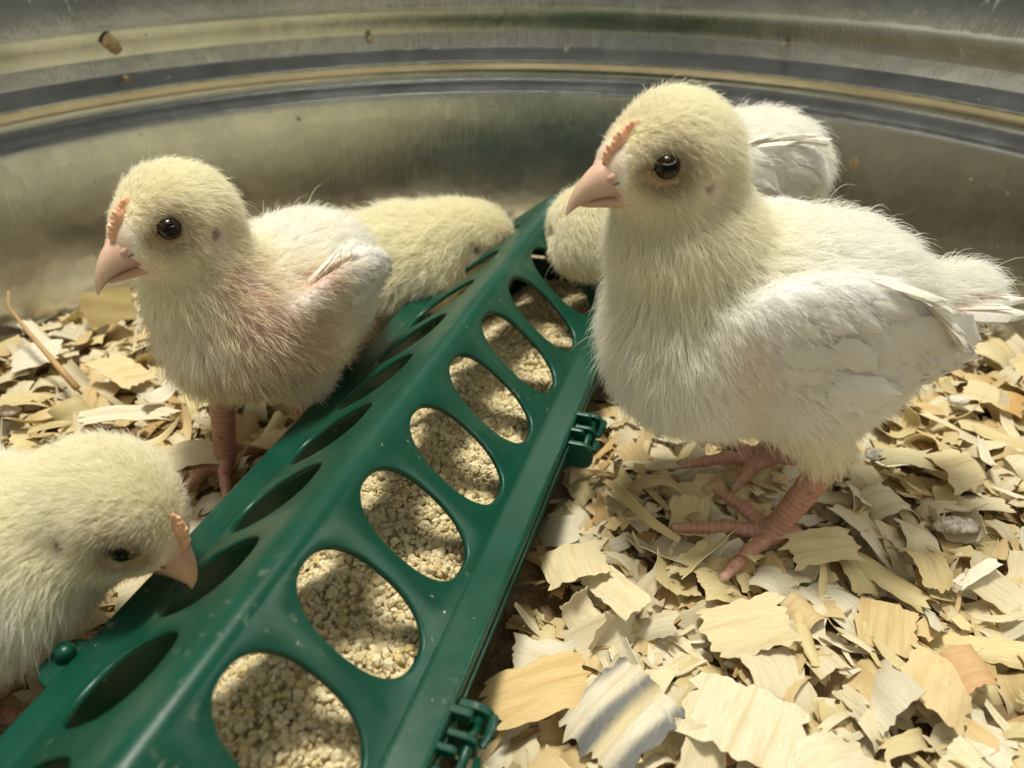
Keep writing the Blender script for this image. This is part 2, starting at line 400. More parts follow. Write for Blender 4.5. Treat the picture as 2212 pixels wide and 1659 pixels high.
    prof = [(-5.1, 2.62), (-5.12, 2.72), (-4.9, 2.74), (-4.75, 2.6), (-4.3, .2), (-4.0, -.1), (4.0, -.1), (4.3, .2), (4.75, 2.6), (4.9, 2.74), (5.12, 2.72), (5.1, 2.62), (4.95, 2.55), (4.5, .1), (4.1, -.3), (-4.1, -.3), (-4.5, .1), (-4.95, 2.55)]
    n = len(prof); ss = [s_lo+.05, s_lo+.2, s_hi-.2, s_hi-.05]
    for s in ss:
        for x, z in prof: V.append((x, s, z))
    for i in range(3):
        for k in range(n): F.append((i*n+k, i*n+(k+1) % n, (i+1)*n+(k+1) % n, (i+1)*n+k))
    for sgn, s in ((1, s_lo+.05), (-1, s_hi-.05)):             # end walls
        o = len(V); q = [(-4.9, 2.7), (-4.3, -.1), (4.3, -.1), (4.9, 2.7)]
        for ds in (0, .25*sgn):
            for x, z in q: V.append((x, s+ds, z))
        F += [(o, o+1, o+2, o+3), (o+7, o+6, o+5, o+4), (o+3, o+7, o+4, o), (o, o+4, o+5, o+1), (o+2, o+6, o+7, o+3)]
    tr = obj('trough', mesh_from('trough', V, F, GREEN, smooth=False), root)
    bv = tr.modifiers.new('bevel', 'BEVEL'); bv.width = .04*U; bv.segments = 2; bv.limit_method = 'ANGLE'
    # --- hinges on the right edge: rod, rounded knuckle plates, hook arms
    def plate(x0, x1, z0, z1, y, t, r=.22):
        pts = []
        for cx, cz, a0 in ((x1-r, z1-r, 0), (x0, z1, None), (x0, z0, None), (x1-r, z0+r, 270)):
            if a0 is None: pts.append((cx, cz))
            else:
                for k in range(5): th = R_(a0+90*k/4); pts.append((cx+r*math.cos(th), cz+r*math.sin(th)))
        n = len(pts); V = [(x, y-t/2, z) for x, z in pts]+[(x, y+t/2, z) for x, z in pts]
        return V, [tuple(range(n)), tuple(range(2*n-1, n-1, -1))]+[(k, n+k, n+(k+1) % n, (k+1) % n) for k in range(n)]
    for sh in (23.44-SC, 10.20-SC, 37.0-SC, -3.0-SC):
        y0 = sh
        h = obj('hinge', mesh_from('hinge', *join([plate(4.98, 5.98, 1.75, 2.85, y0-.95, .22, .4), plate(4.98, 5.98, 1.75, 2.85, y0+.95, .24, .4), plate(5.0, 5.85, 2.0, 2.85, y0+.1, .2, .3),
            tube_mesh([(5.98, y0+.95, 2.6), (6.02, y0+.5, 2.62), (5.9, y0+.15, 2.4)], [.13, .13, .1], 8),
            tube_mesh([(5.98, y0-.9, 2.5), (6.02, y0-.5, 2.55), (5.9, y0-.15, 2.4)], [.13, .13, .1], 8)]), GREEN, smooth=False), root)
        bv = h.modifiers.new('bevel', 'BEVEL'); bv.width = .05*U; bv.segments = 2; bv.limit_method = 'ANGLE'; bv.angle_limit = R_(50)
        obj('hinge_pin', mesh_from('hinge_pin', *tube_mesh([(5.6, y0-1.0, 2.5), (5.6, y0+1.0, 2.5)], [.14, .14], 12), GREEN), h)
        t = obj('hinge_tab', mesh_from('hinge_tab', *join([plate(4.9, 5.55, 2.75, 3.12, y0+.55, .24, .12), plate(4.9, 5.5, 2.75, 3.08, y0-.45, .2, .12)]), GREEN, smooth=False), h)
        bv = t.modifiers.new('bevel', 'BEVEL'); bv.width = .05*U; bv.segments = 2; bv.limit_method = 'ANGLE'; bv.angle_limit = R_(50)
    # --- snap latches on the left edge
    for sh in (9.0-SC, 24.-SC):
        pts = [(-4.95, sh-.85), (-5.45, sh-.7), (-5.72, sh-.4), (-5.75, sh+.35), (-5.5, sh+.65), (-4.95, sh+.8)]; n = len(pts)
        V = [(x, y, 3.06) for x, y in pts]+[(x, y, 2.84) for x, y in pts]
        Fl = [tuple(range(n))[::-1], tuple(range(n, 2*n))]+[(k, (k+1) % n, n+(k+1) % n, n+k) for k in range(n)]
        lt = obj('latch', mesh_from('latch', V, Fl, GREEN, smooth=False), root)
        bv = lt.modifiers.new('bevel', 'BEVEL'); bv.width = .06*U; bv.segments = 2; bv.limit_method = 'ANGLE'
        kn = []
        for rr, zz in ((.26, 3.0), (.26, 3.32), (.2, 3.43), (.0, 3.46)): kn.append(((-5.25, sh+.1, zz), max(rr, .02)))
        obj('latch_knob', mesh_from('latch_knob', *tube_mesh([k[0] for k in kn], [k[1] for k in kn], 16), GREEN), lt)
    return root, s_lo, s_hi
froot, FS_LO, FS_HI = feeder()

def ico(sub):
    bm = bmesh.new(); bmesh.ops.create_icosphere(bm, subdivisions=sub, radius=1)
    V = np.array([v.co[:] for v in bm.verts]); Fc = np.array([[v.index for v in f.verts] for f in bm.faces]); bm.free(); return V, Fc

def rand_rot(n):
    q = rng.normal(size=(n, 4)); q /= np.linalg.norm(q, axis=1)[:, None]; a, b, c, d = q.T
    return np.stack([1-2*(c*c+d*d), 2*(b*c-a*d), 2*(b*d+a*c), 2*(b*c+a*d), 1-2*(b*b+d*d), 2*(c*d-a*b), 2*(b*d-a*c), 2*(c*d+a*b), 1-2*(b*b+c*c)], 1).reshape(n, 3, 3)

def feed_height(x, y):
    h = 2.35-.62*np.clip((-.5-x), 0, 5)**1.15-.06*np.clip(x-2, 0, 3)**2
    h = h+.16*np.sin(y*.9+x*.7)+.12*np.sin(y*2.1-x*1.1+1)
    return np.maximum(h-np.clip((y-(FS_HI-14))/9, 0, 1)*.9, .12)
def feed():
    Vs = []; Fs = []; Cs = []; o = 0
    for sub, y0, y1, n in ((1, FS_LO+.4, 3.5, 15000), (1, 3.5, FS_HI-.4, 13000)):
        base, fc = ico(sub)
        for var in range(14):
            m = n//14
            sh = base*(1+.42*fnoise(base+var*3.1, 2.5)[:, None])
            flat = np.array([1, rng.uniform(.75, 1), rng.uniform(.45, .85)])
            x = rng.uniform(-4.2, 4.3, m); y = rng.uniform(y0, y1, m); r = np.clip(rng.lognormal(math.log(.115), .32, m), .06, .23)
            z = np.minimum(feed_height(x, y), 2.62)+rng.uniform(-.14, .12, m)
            rot = rand_rot(m); P = np.einsum('nij,vj->nvi', rot, sh*flat)*r[:, None, None]+np.stack([x, y, z], 1)[:, None, :]
            Vs.append(P.reshape(-1, 3)); Fs.append((fc[None]+(np.arange(m)*len(base))[:, None, None]+o).reshape(-1, 3)); o += m*len(base)
            t = rng.uniform(0, 1, m)[:, None]; c0 = np.array([.64, .53, .30]); c1 = np.array([.86, .76, .51])
            cc = c0*(1-t)+c1*t; yel = rng.random(m) < .05; cc[yel] = (.74, .58, .26); dk = rng.random(m) < .07; cc[dk] *= .7
            Cs.append(np.repeat(cc, len(base), 0))
    gx, gy = np.meshgrid(np.linspace(-4.3, 4.4, 40), np.linspace(FS_LO+.3, FS_HI-.3, 160), indexing='ij')
    G = np.stack([gx.ravel(), gy.ravel(), np.minimum(feed_height(gx, gy), 2.62).ravel()-.10], 1)
    gi = np.arange(40*160).reshape(40, 160); q = np.stack([gi[:-1, :-1], gi[1:, :-1], gi[1:, 1:], gi[:-1, 1:]], -1).reshape(-1, 4)
    tri = np.concatenate([q[:, [0, 1, 2]], q[:, [0, 2, 3]]])+o
    Vs.append(G); Fs.append(tri); Cs.append(np.tile([.62, .52, .32], (len(G), 1)))
    me = quads_mesh('feed_crumbles', np.concatenate(Vs), np.concatenate(Fs), FEED, smooth=False)
    color_attr(me, 'tone', np.concatenate(Cs))
    ob = obj('feed_crumbles', me); ox, oy = feeder_world(0, 0); ob.location = (ox*U, oy*U, .0); ob.rotation_euler = (0, 0, -YAW)
    tag(ob, 'pale beige crumbled chick feed filling the green trough', 'feed', kind='stuff')
feed()

# ---------------------------------------------------------------- chicks: signed-distance bodies meshed by surface nets
def rotm(yaw, pitch, roll):      # degrees; columns forward, left, up.  pitch > 0 looks down
    return np.array((Matrix.Rotation(R_(yaw), 3, 'Z') @ Matrix.Rotation(R_(pitch), 3, 'Y') @ Matrix.Rotation(R_(roll), 3, 'X')))
def ell(c, r, k=.6, tag='body', R=None): return dict(t='e', c=np.array(c, float), r=np.array(r, float), k=k, tag=tag, R=np.eye(3) if R is None else R)
def cap(a, b, ra, rb, k=.4, tag='body'): return dict(t='c', a=np.array(a, float), b=np.array(b, float), ra=ra, rb=rb, k=k, tag=tag)
def sdf(p, X):
    if p['t'] == 'e':
        q = (X-p['c'])@p['R']; k0 = np.linalg.norm(q/p['r'], axis=-1); k1 = np.linalg.norm(q/p['r']**2, axis=-1)
        return k0*(k0-1)/np.maximum(k1, 1e-6)
    ab = p['b']-p['a']; t = np.clip((X-p['a'])@ab/max(ab@ab, 1e-9), 0, 1)
    return np.linalg.norm(X-p['a']-t[..., None]*ab, axis=-1)-(p['ra']+t*(p['rb']-p['ra']))
def pbox(p, pad):
    if p['t'] == 'e':
        h = np.sqrt(((p['R']*p['r'])**2).sum(1)); return p['c']-h-pad, p['c']+h+pad
    m = max(p['ra'], p['rb'])+pad; return np.minimum(p['a'], p['b'])-m, np.maximum(p['a'], p['b'])+m
def surface(prims, h, carve=()):
    lo = np.min([pbox(p, 3*h)[0] for p in prims], 0); hi = np.max([pbox(p, 3*h)[1] for p in prims], 0)
    n = np.ceil((hi-lo)/h).astype(int)+1; Fd = np.full(n, 9., np.float32)
    axs = [lo[i]+h*np.arange(n[i]) for i in range(3)]
    def sub(p, pad):
        a, b = pbox(p, pad); i0 = np.clip(np.floor((a-lo)/h).astype(int), 0, n-1); i1 = np.clip(np.ceil((b-lo)/h).astype(int)+1, 1, n)
        sl = tuple(slice(i0[i], i1[i]) for i in range(3)); X = np.stack(np.meshgrid(*[axs[i][sl[i]] for i in range(3)], indexing='ij'), -1); return sl, sdf(p, X)
    for p in prims:
        sl, d = sub(p, p['k']+.5); f = Fd[sl]; k = p['k']
        m = np.maximum(k-np.abs(f-d), 0)/k; Fd[sl] = np.minimum(f, d)-m*m*k*.25
    for p in carve:
        sl, d = sub(p, p['k']+.3); f = Fd[sl]; k = p['k']; d = -d; m = np.maximum(k-np.abs(f-d), 0)/k; Fd[sl] = np.maximum(f, d)+m*m*k*.25
    s = Fd < 0; nx, ny, nz = n
    cs = [(i, j, k) for i in (0, 1) for j in (0, 1) for k in (0, 1)]
    def cv(A, c): return A[c[0]:nx-1+c[0], c[1]:ny-1+c[1], c[2]:nz-1+c[2]]
    cnt = sum(cv(s, c).astype(np.int8) for c in cs); act = (cnt > 0) & (cnt < 8)
    idx = -np.ones(act.shape, np.int64); ii = np.argwhere(act); idx[act] = np.arange(len(ii))
    acc = np.zeros((len(ii), 3)); num = np.zeros(len(ii))
    for ax_ in range(3):
        for c in cs:
            if c[ax_] == 0:
                c2 = list(c); c2[ax_] = 1; f0 = cv(Fd, c)[act]; f1 = cv(Fd, c2)[act]; x = (f0 < 0) != (f1 < 0)
                t = np.where(x, f0/np.where(x, f0-f1, 1), 0); P = np.tile(np.array(c, float), (len(ii), 1)); P[:, ax_] += t
                acc[x] += P[x]; num[x] += 1
    V = lo+h*(ii+acc/num[:, None]); Q = []
    for ax_ in range(3):
        a1, a2 = [(1, 2), (2, 0), (0, 1)][ax_]
        sl0 = [slice(1, n[i]-1) for i in range(3)]; sl0[ax_] = slice(0, n[ax_]-1); sl1 = list(sl0); sl1[ax_] = slice(1, n[ax_])
        s0, s1 = s[tuple(sl0)], s[tuple(sl1)]; e = np.argwhere(s0 != s1); fl = s0[s0 != s1]
        g0 = e.copy(); g0[:, a1] += 1; g0[:, a2] += 1                # grid index of the edge start
        def cell(d1, d2): q = g0.copy(); q[:, a1] += d1; q[:, a2] += d2; return idx[q[:, 0], q[:, 1], q[:, 2]]
        q = np.stack([cell(-1, -1), cell(0, -1), cell(0, 0), cell(-1, 0)], 1); q[~fl] = q[~fl][:, ::-1]; Q.append(q)
    return V, np.concatenate(Q)
def vnormals(V, Q):
    fn = np.cross(V[Q[:, 2]]-V[Q[:, 0]], V[Q[:, 3]]-V[Q[:, 1]]); N = np.zeros_like(V)
    for k in range(4): np.add.at(N, Q[:, k], fn)
    return N/np.maximum(np.linalg.norm(N, axis=1), 1e-9)[:, None]
def nz(v): return v/np.maximum(np.linalg.norm(v, axis=-1, keepdims=True), 1e-9)

def hair(name, parent, V, Q, N, dens, length, comb, lift, color, count, radius, clump=.45, cell=.45, wild=.18, np_=6, droop=.15):
    Nn = N; fa = .5*np.linalg.norm(np.cross(V[Q[:, 2]]-V[Q[:, 0]], V[Q[:, 3]]-V[Q[:, 1]]), axis=1)
    wgt = fa*dens[Q].mean(1); wgt /= wgt.sum(); f = rng.choice(len(Q), count, p=wgt)
    a, b = rng.random((2, count, 1)); q = Q[f]
    wts = np.stack([(1-a)*(1-b), a*(1-b), a*b, (1-a)*b], 1)     # count,4,1
    def itp(A): A = A if A.ndim == 2 else A[:, None]; return (A[q]*wts).sum(1)
    P = itp(V); n = nz(itp(Nn)); L = itp(length)*rng.lognormal(0, .22, (count, 1)); D = itp(comb); lf = np.clip(itp(lift)+rng.normal(size=(count, 1))*.08, .05, .98); C = itp(color)
    D = nz(D-n*(D*n).sum(1, keepdims=True)); D = nz(D*np.sqrt(1-lf*lf)+n*lf+rng.normal(size=(count, 3))*wild)
    tip = P+D*L
    ck = np.floor(P/cell+fnoise(P, 1.1)[:, None]*.4).astype(np.int64); _, inv = np.unique(ck@np.array([1, 7919, 104729]), return_inverse=True); inv = inv.ravel()
    m = np.bincount(inv); ct = np.stack([np.bincount(inv, tip[:, i])/m for i in range(3)], 1)
    jit = rng.normal(size=(len(m), 3))*.16
    ctip = (ct+jit*np.bincount(inv, L[:, 0])[:, None]/m[:, None])[inv]
    tip = tip*(1-clump)+ctip*clump
    s = np.linspace(0, 1, np_)[None, :, None]; bend = rng.normal(size=(count, 1, 3))*.10*L[:, None]
    K = P[:, None]-n[:, None]*.03+(tip-P)[:, None]*s+n[:, None]*(L[:, None]*.14*np.sin(math.pi*s))+bend*s*s+np.array([0, 0, -1.])*L[:, None]*droop*s*s*s
    cu = bpy.data.hair_curves.new(name); cu.add_curves([np_]*count)
    cu.attributes['position'].data.foreach_set('vector', (K*U).astype(np.float32).ravel())
    ra = cu.attributes.get('radius') or cu.attributes.new('radius', 'FLOAT', 'POINT')
    rr = radius*U*np.array([1, 1, .9, .75, .5, .2])[:np_]*rng.uniform(.7, 1.25, (count, 1)); ra.data.foreach_set('value', rr.astype(np.float32).ravel())
    at = cu.attributes.new('tint', 'FLOAT_COLOR', 'CURVE'); cc = np.ones((count, 4), np.float32); cc[:, :3] = np.clip(C*rng.uniform(.93, 1.05, (count, 1)), 0, .985); at.data.foreach_set('color', cc.ravel())
    cu.materials.append(DOWN); o = obj(name, cu, parent); o['kind'] = 'stuff'; return o

def feather_mesh(L=1., W=.3, camber=.12, frond=0., seed=0):
    rnd = random.Random(seed); nu, nv = 9, 5; V = []; UVs = []
    for i in range(nu):
        u = i/(nu-1); wd = W*.5*(min(1, .35+2.6*u) if u < .5 else max(.0, 1-((u-.5)/.5)**3.2))*(1+.06*rnd.uniform(-1, 1))
        for j in range(nv):
            v = -1+2*j/(nv-1); x = u*L+(-abs(v)*.10*L*(u > .7))+frond*rnd.uniform(-.05, .05)
            V.append((x, v*wd, -camber*W*v*v*2-.10*L*u*u+(.012 if j == 2 else 0))); UVs.append((u*L+abs(v)*wd*.9, v*wd))
    F = [(i*nv+j, (i+1)*nv+j, (i+1)*nv+j+1, i*nv+j+1) for i in range(nu-1) for j in range(nv-1)]
    me = mesh_from('feather', V, F, FEATHER); uvl = me.uv_layers.new(name='grain')
    for lp in me.loops: uvl.data[lp.index].uv = UVs[lp.vertex_index]
    return me
FEATHERS = [feather_mesh(1, w_, .07, .5, i) for i, w_ in enumerate((.30, .36, .42, .24))]

def add_feather(parent, name, base, d, n, L, wscale=1., col=(1, 1, 1), var=None, quill=True):
    d = nz(np.array(d, float)); n = np.array(n, float); n = nz(n-d*(n@d)); l = np.cross(n, d)
    me = FEATHERS[random.randrange(4) if var is None else var]
    o = obj(name, me, parent); M = Matrix([list(x)+[0] for x in np.stack([d, l*wscale, n], 1)]+[[0, 0, 0, 1]])
    M = M @ Matrix.Diagonal((L, L, L, 1)); M.translation = Vector(base)*U; o.matrix_local = M; o.color = (*col, 1); return o

BODYW = np.array([.985, .968, .92]); HEADY = np.array([.99, .94, .75]); BELLY = np.array([.985, .942, .78]); TANC = np.array([.40, .29, .13]); PINK = np.array([.55, .35, .31])
LEGC = np.array([.50, .27, .19]); CLAWC = np.array([.62, .47, .36])

def chick(name, pos, rz, label, P):
    root = empty('chick', (*pos, 0), rz); tag(root, label, 'chick', 'white and yellow chicks in the tub')
    sc = P.get('scale', 1.); h = P.get('h', .13)
    HC = np.array(P['head'], float); HR = rotm(*P['headrot'])
    def hd(v): return HC+HR@np.array(v, float)
    pr = []
    B = P['body']
    for c, r, pit in B: pr.append(ell(c, r, 1.6, 'body', rotm(0, pit, 0)))
    for a, b, ra, rb in P['neck']: pr.append(cap(a, b, ra, rb, 1.3, 'neck'))
    pr.append(cap(P['neck'][-1][1], hd((-.35, 0, -.5)), P['neck'][-1][3], 1.35, 1.0, 'neck'))
    pr.append(ell(hd((0, 0, .05)), (1.9, 1.58, 1.72), .7, 'head', HR))
    pr.append(ell(hd((1.05, 0, -.25)), (1.2, 1.0, 1.05), .5, 'head', HR))
    for sd in (1, -1): pr.append(ell(hd((.0, .62*sd, -.68)), (1.15, .92, .98), .5, 'head', HR))
    for c, r, rot, _ in P.get('wings', ()): pr.append(ell(c, r, .8, 'wing', rotm(*rot)))
    for a, b, ra, rb in P.get('thighs', ()): pr.append(cap(a, b, ra, rb, .8, 'thigh'))
    if 'tail' in P: a, b, ra, rb = P['tail']; pr.append(cap(a, b, ra, rb, .8, 'tail'))
    for hock, ankle, toes in P.get('legs', ()):
        hock = np.array(hock, float); ankle = np.array(ankle, float)
        pr.append(cap(hock, ankle, .52, .42, .25, 'leg')); pr.append(ell(ankle, (.54, .50, .42), .25, 'leg'))
        for az, ln, tz in toes:
            d = np.array([math.cos(R_(az)), math.sin(R_(az)), 0]); a = ankle+np.array([0, 0, -.08]); m = a+d*ln*.5+np.array([0, 0, .10+tz*.4]); e = a+d*ln+np.array([0, 0, -.22+tz])
            pr.append(cap(a, m, .32, .25, .15, 'leg')); pr.append(cap(m, e, .25, .18, .08, 'leg')); pr.append(ell(m, (.30, .30, .28), .08, 'leg')); pr.append(ell(a*.45+m*.55, (.30, .30, .29), .08, 'leg')); pr.append(ell(e*.5+m*.5, (.25, .25, .24), .08, 'leg'))
            pr.append(cap(e, e+d*.38+np.array([0, 0, -.14]), .15, .04, .08, 'claw'))
    E = []
    def hc(a, b, ra, rb, k, t): return cap(hd(a), hd(b), ra, rb, k, t)
    E += [hc((1.6, 0, -.24), (2.35, 0, -.44), .52, .42, .25, 'u'), hc((2.35, 0, -.44), (3.0, 0, -.86), .42, .25, .35, 'u'), hc((2.8, 0, -.80), (3.12, 0, -1.38), .25, .05, .35, 'u'), hc((1.7, 0, .30), (2.5, 0, -.12), .28, .24, .25, 'u')]
    for s_ in (1, -1):
        E += [hc((.82, 1.22*s_, -.84), (1.8, .66*s_, -.70), .07, .16, .16, 'g'), hc((1.8, .62*s_, -.70), (2.75, .15*s_, -.92), .16, .18, .22, 'u'),
              ell(hd((2.15, .27*s_, -.06)), (.44, .20, .24), .10, 'c', HR@rotm(0, 30, 0)),
              hc((.9, 1.08*s_, -1.06), (1.8, .50*s_, -1.14), .06, .19, .12, 'l'), hc((1.8, .50*s_, -1.14), (2.85, .04*s_, -1.30), .19, .11, .12, 'l')]
    E += [hc((1.4, 0, -1.0), (2.6, 0, -1.18), .36, .16, .2, 'l')]
    K = [ell(hd((2.14, .44*s_, -.22)), (.28, .10, .055), .05, '', HR@rotm(0, 32, 0)) for s_ in (1, -1)]
    K += [hc((.8, 1.38*s_, -.95), (1.8, .80*s_, -.93), .05, .055, .04, '') for s_ in (1, -1)]+[hc((1.8, .80*s_, -.93), (2.6, .46*s_, -1.02), .055, .05, .04, '') for s_ in (1, -1)]
    eyes = [hd((1.03, 1.19*s_, .50)) for s_ in (1, -1)]
    carve = [ell(e, (.34, .34, .34), .12) for e in eyes]+[ell(hd((-.28, 1.55*s_, .05)), (.2, .24, .22), .15) for s_ in (1, -1)]
    V, Q = surface(pr, h, carve); N = vnormals(V, Q)
    # which part of the bird each point belongs to
    tags = sorted(set(p['tag'] for p in pr)); D = np.stack([np.min([sdf(p, V) for p in pr if p['tag'] == t], 0) for t in tags], 1)
    def wt(t, soft=.35):
        if t not in tags: return np.zeros(len(V))
        i = tags.index(t); o = np.min(np.delete(D, i, 1), 1); return np.clip(.5+(o-D[:, i])/soft*.5, 0, 1)
    lcols = [i for i, t in enumerate(tags) if t in ('leg', 'claw')]
    leg = np.clip(.5+(np.min(np.delete(D, lcols, 1), 1)-np.min(D[:, lcols], 1))/.3*.5, 0, 1) if lcols else np.zeros(len(V))
    leg = np.where(leg > .75, 1, leg); leg = np.where(V[:, 2] < P.get('legtop', 3.2), leg, 0); claw = wt('claw', .1)
    head = np.maximum(wt('head', 1.6), 0); wing = wt('wing', .7); thigh = wt('thigh', 1.); neck = wt('neck', 1.5)
    q = (V-HC)@HR                                               # head coordinates
    deye = np.min([np.linalg.norm(V-e, axis=1) for e in eyes], 0)
    lore = np.exp(-(((q[:, 0]-1.35)/.55)**2+((q[:, 2]-.20)/.30)**2+((np.abs(q[:, 1])-1.15)/.6)**2))*(head > .2)
    tanm = np.clip(np.exp(-(deye/.60)**2)*.95+lore*.9, 0, 1)
    dear = np.min([np.linalg.norm(V-hd((-.32, 1.50*s_, .0)), axis=1) for s_ in (1, -1)], 0); ear = np.exp(-(dear/.42)**2)
    dbk = np.min([sdf(p_, V) for p_ in E], 0); nobeak = np.clip((dbk+.02)/.12, 0, 1)
    face = np.clip((q[:, 0]-1.75)/.35, 0, 1)*(head > .1)*(q[:, 2] < .9)
    bare = np.zeros(len(V))
    for c, r, a in P.get('bare', ()): bare = np.maximum(bare, a*np.exp(-(((V-np.array(c))/np.array(r))**2).sum(1)))
    bare = np.clip(bare*(1+.5*fnoise(V, 1.5)), 0, 1.4)
    mot = .5+.5*fnoise(V, .9)
    base = BODYW*.90*np.ones((len(V), 1)); base = base*(1-head[:, None])+HEADY*.90*head[:, None]
    def mixin(m, col):
        nonlocal base; base = base*(1-m[:, None])+np.array(col)*m[:, None]
    mixin(np.clip(bare*1.1, 0, 1), PINK); mixin(ear*.75, (.72, .52, .44)); mixin(np.exp(-(dear/.16)**2), (.25, .13, .09)); mixin(tanm, TANC); mixin(np.clip((.24-dbk)/.2, 0, 1)*.8, (.74, .54, .40)); mixin(leg, LEGC); mixin(claw*(leg > .3), CLAWC)
    me = quads_mesh('body', V, Q, SKIN); color_attr(me, 'tint', base)
    limb = np.zeros((len(V), 3)); best = np.full(len(V), 9.)
    for p_ in pr:
        if p_['t'] == 'c' and p_['tag'] in ('leg', 'claw'):
            ab = p_['b']-p_['a']; d_ = sdf(p_, V); tt = np.clip((V-p_['a'])@ab/(ab@ab), 0, 1)*np.linalg.norm(ab); m_ = d_ < best; best[m_] = d_[m_]; limb[m_, 0] = tt[m_]/10
    limb[:, 1] = leg*(1-claw); color_attr(me, 'limb', limb)
    obj('body', me, root)
    # down
    fwd = np.array([1., 0, 0]); backd = -fwd+np.array([0, 0, -.35]); comb = np.tile(backd, (len(V), 1))
    front = np.clip((V[:, 0]-P.get('front', 2.0))/2.5, 0, 1)[:, None]; comb = comb*(1-front)+np.array([-.35, 0, -1.])*front
    bel = np.clip((P.get('bellyz', 5.5)-V[:, 2])/2, 0, 1)[:, None]; comb = comb*(1-bel)+np.array([-.45, 0, -.8])*bel
    hcomb = np.tile(HR@np.array([-1, 0, -.45]), (len(V), 1)); comb = comb*(1-head[:, None])+hcomb*head[:, None]
    comb = comb+.35*np.stack([fnoise(V+i*9., .8) for i in range(3)], 1)*(1-head*.7)[:, None]
    length = .92*(1-head)+.33*head; length = length*(1-.45*wing)*(1-.25*bel[:, 0])-.0; length = length*(1-face*.75)*(1-tanm*.82)*(1-ear*.7); length *= (1-.35*thigh)*P.get('fluff', 1.)*(.35+.65*np.clip((dbk-.1)/.9, 0, 1))*(1-.7*np.exp(-(dear/.7)**2))
    length *= (1-.5*np.clip(bare, 0, 1))
    dens = (1-leg)*(1-face*.8)*(1-.92*np.clip((.40-deye)/.08+.5, 0, 1))*(1-ear*.97)*(1-np.clip(bare*1.4, 0, 1)*P.get('baldness', .75))*(1-tanm*.6)
    dens *= nobeak*(1+.1*wing); dens = np.maximum(dens, 0); dens *= 1.
    lift = .48*(1-head)+.40*head; lift = lift*(1-.45*wing)+.12*bare
    colr = BODYW*np.ones((len(V), 1)); belw = np.clip(bel[:, 0]*1.0+.6*neck+.5*np.clip(mot-.35, 0, 1)+P.get('buff', 0.), 0, 1)
    colr = colr*(1-belw[:, None])+BELLY*belw[:, None]; hy = np.clip(head+.5*neck, 0, 1)[:, None]*P.get('yellow', 1.); colr = colr*(1-hy)+HEADY*hy
    wt_ = (wing*.9)[:, None]; colr = colr*(1-wt_)+np.array([.98, .975, .95])*wt_
    tm = (np.clip(tanm*1.25, 0, 1)*.9)[:, None]; colr = colr*(1-tm)+np.array([.46, .34, .16])*tm
    bm_ = np.clip(bare*.55, 0, 1)[:, None]; colr = colr*(1-bm_)+np.array([.80, .70, .54])*bm_
    hn = P.get('hairs', 45000); hr = P.get('hr', .0075)
    hair('down', root, V, Q, N, dens*(1-np.clip(head*1.6-.4, 0, 1)), length, comb, lift, colr, int(hn*1.15), hr, clump=P.get('clump', .38), cell=P.get('cell', .36), wild=.30)
    hair('down', root, V, Q, N, dens*np.clip(head*1.6-.2, 0, 1), length, comb, lift, colr, int(hn*.75), hr*.8, clump=.16, cell=.22, wild=.26)
    if P.get('wiry'):
        hair('down', root, V, Q, N, np.clip(bare*1.3, 0, 1)*(1-leg)+.02*(1-leg)*(1-head), length*1.35, comb, lift*1.1, np.tile([.86, .78, .58], (len(V), 1)), P['wiry'], .0085, clump=.6, cell=.30, wild=.34)
    # eyes with lids
    for s_, e in zip((1, -1), eyes):
        n = nz(HR@np.array([.35, .92*s_, .25])); bm = bmesh.new(); bmesh.ops.create_uvsphere(bm, u_segments=48, v_segments=32, radius=.37*U)
        me = bpy.data.meshes.new('eye'); bm.to_mesh(me); bm.free(); me.materials.append(EYE); me.materials.append(IRIS)
        me.polygons.foreach_set('material_index', [0 if (p_.center.normalized().dot(Vector(n)) > .83 or p_.center.normalized().dot(Vector(n)) < .45) else 1 for p_ in me.polygons]); me.polygons.foreach_set('use_smooth', [True]*len(me.polygons))
        eo = obj('eye', me, root, e-n*.08); sq = P.get('lidclose', 0.)
        a1 = nz(HR@np.array([1, -.3*s_, 0])-n*((HR@np.array([1, -.3*s_, 0]))@n)); a2 = np.cross(n, a1); pts = []
        for k in range(29):
            th = 2*math.pi*k/28; rr = .345+.035*math.cos(th); pts.append(n*.09+a1*rr*1.08*math.cos(th)+a2*rr*(1-sq)*math.sin(th)-n*.03*math.cos(th)**2)
        obj('eyelid', mesh_from('eyelid', *tube_mesh([tuple(x) for x in pts], [.06+.015*math.sin(3*k) for k in range(29)], 8, False), LID), eo)
        if sq > .3:                                             # drowsy lids: two shells that half cover the ball
            for sg in (1, -1):
                Vv = []; m1, m2 = 13, 5
                for i in range(m1):
                    th = math.pi*i/(m1-1)
                    for j in range(m2):
                        f_ = .41+(.34*(1-sq)-.41)*j/(m2-1); x, y = .40*math.cos(th), sg*f_*math.sin(th); z = math.sqrt(max(.008, .41**2-x*x-y*y)); Vv.append(a1*x+a2*y+n*(z-.05))
                obj('eyelid', mesh_from('eyelid', [tuple(x) for x in Vv], [(i*m2+j, (i+1)*m2+j, (i+1)*m2+j+1, i*m2+j+1) for i in range(m1-1) for j in range(m2-1)], LID), eo)
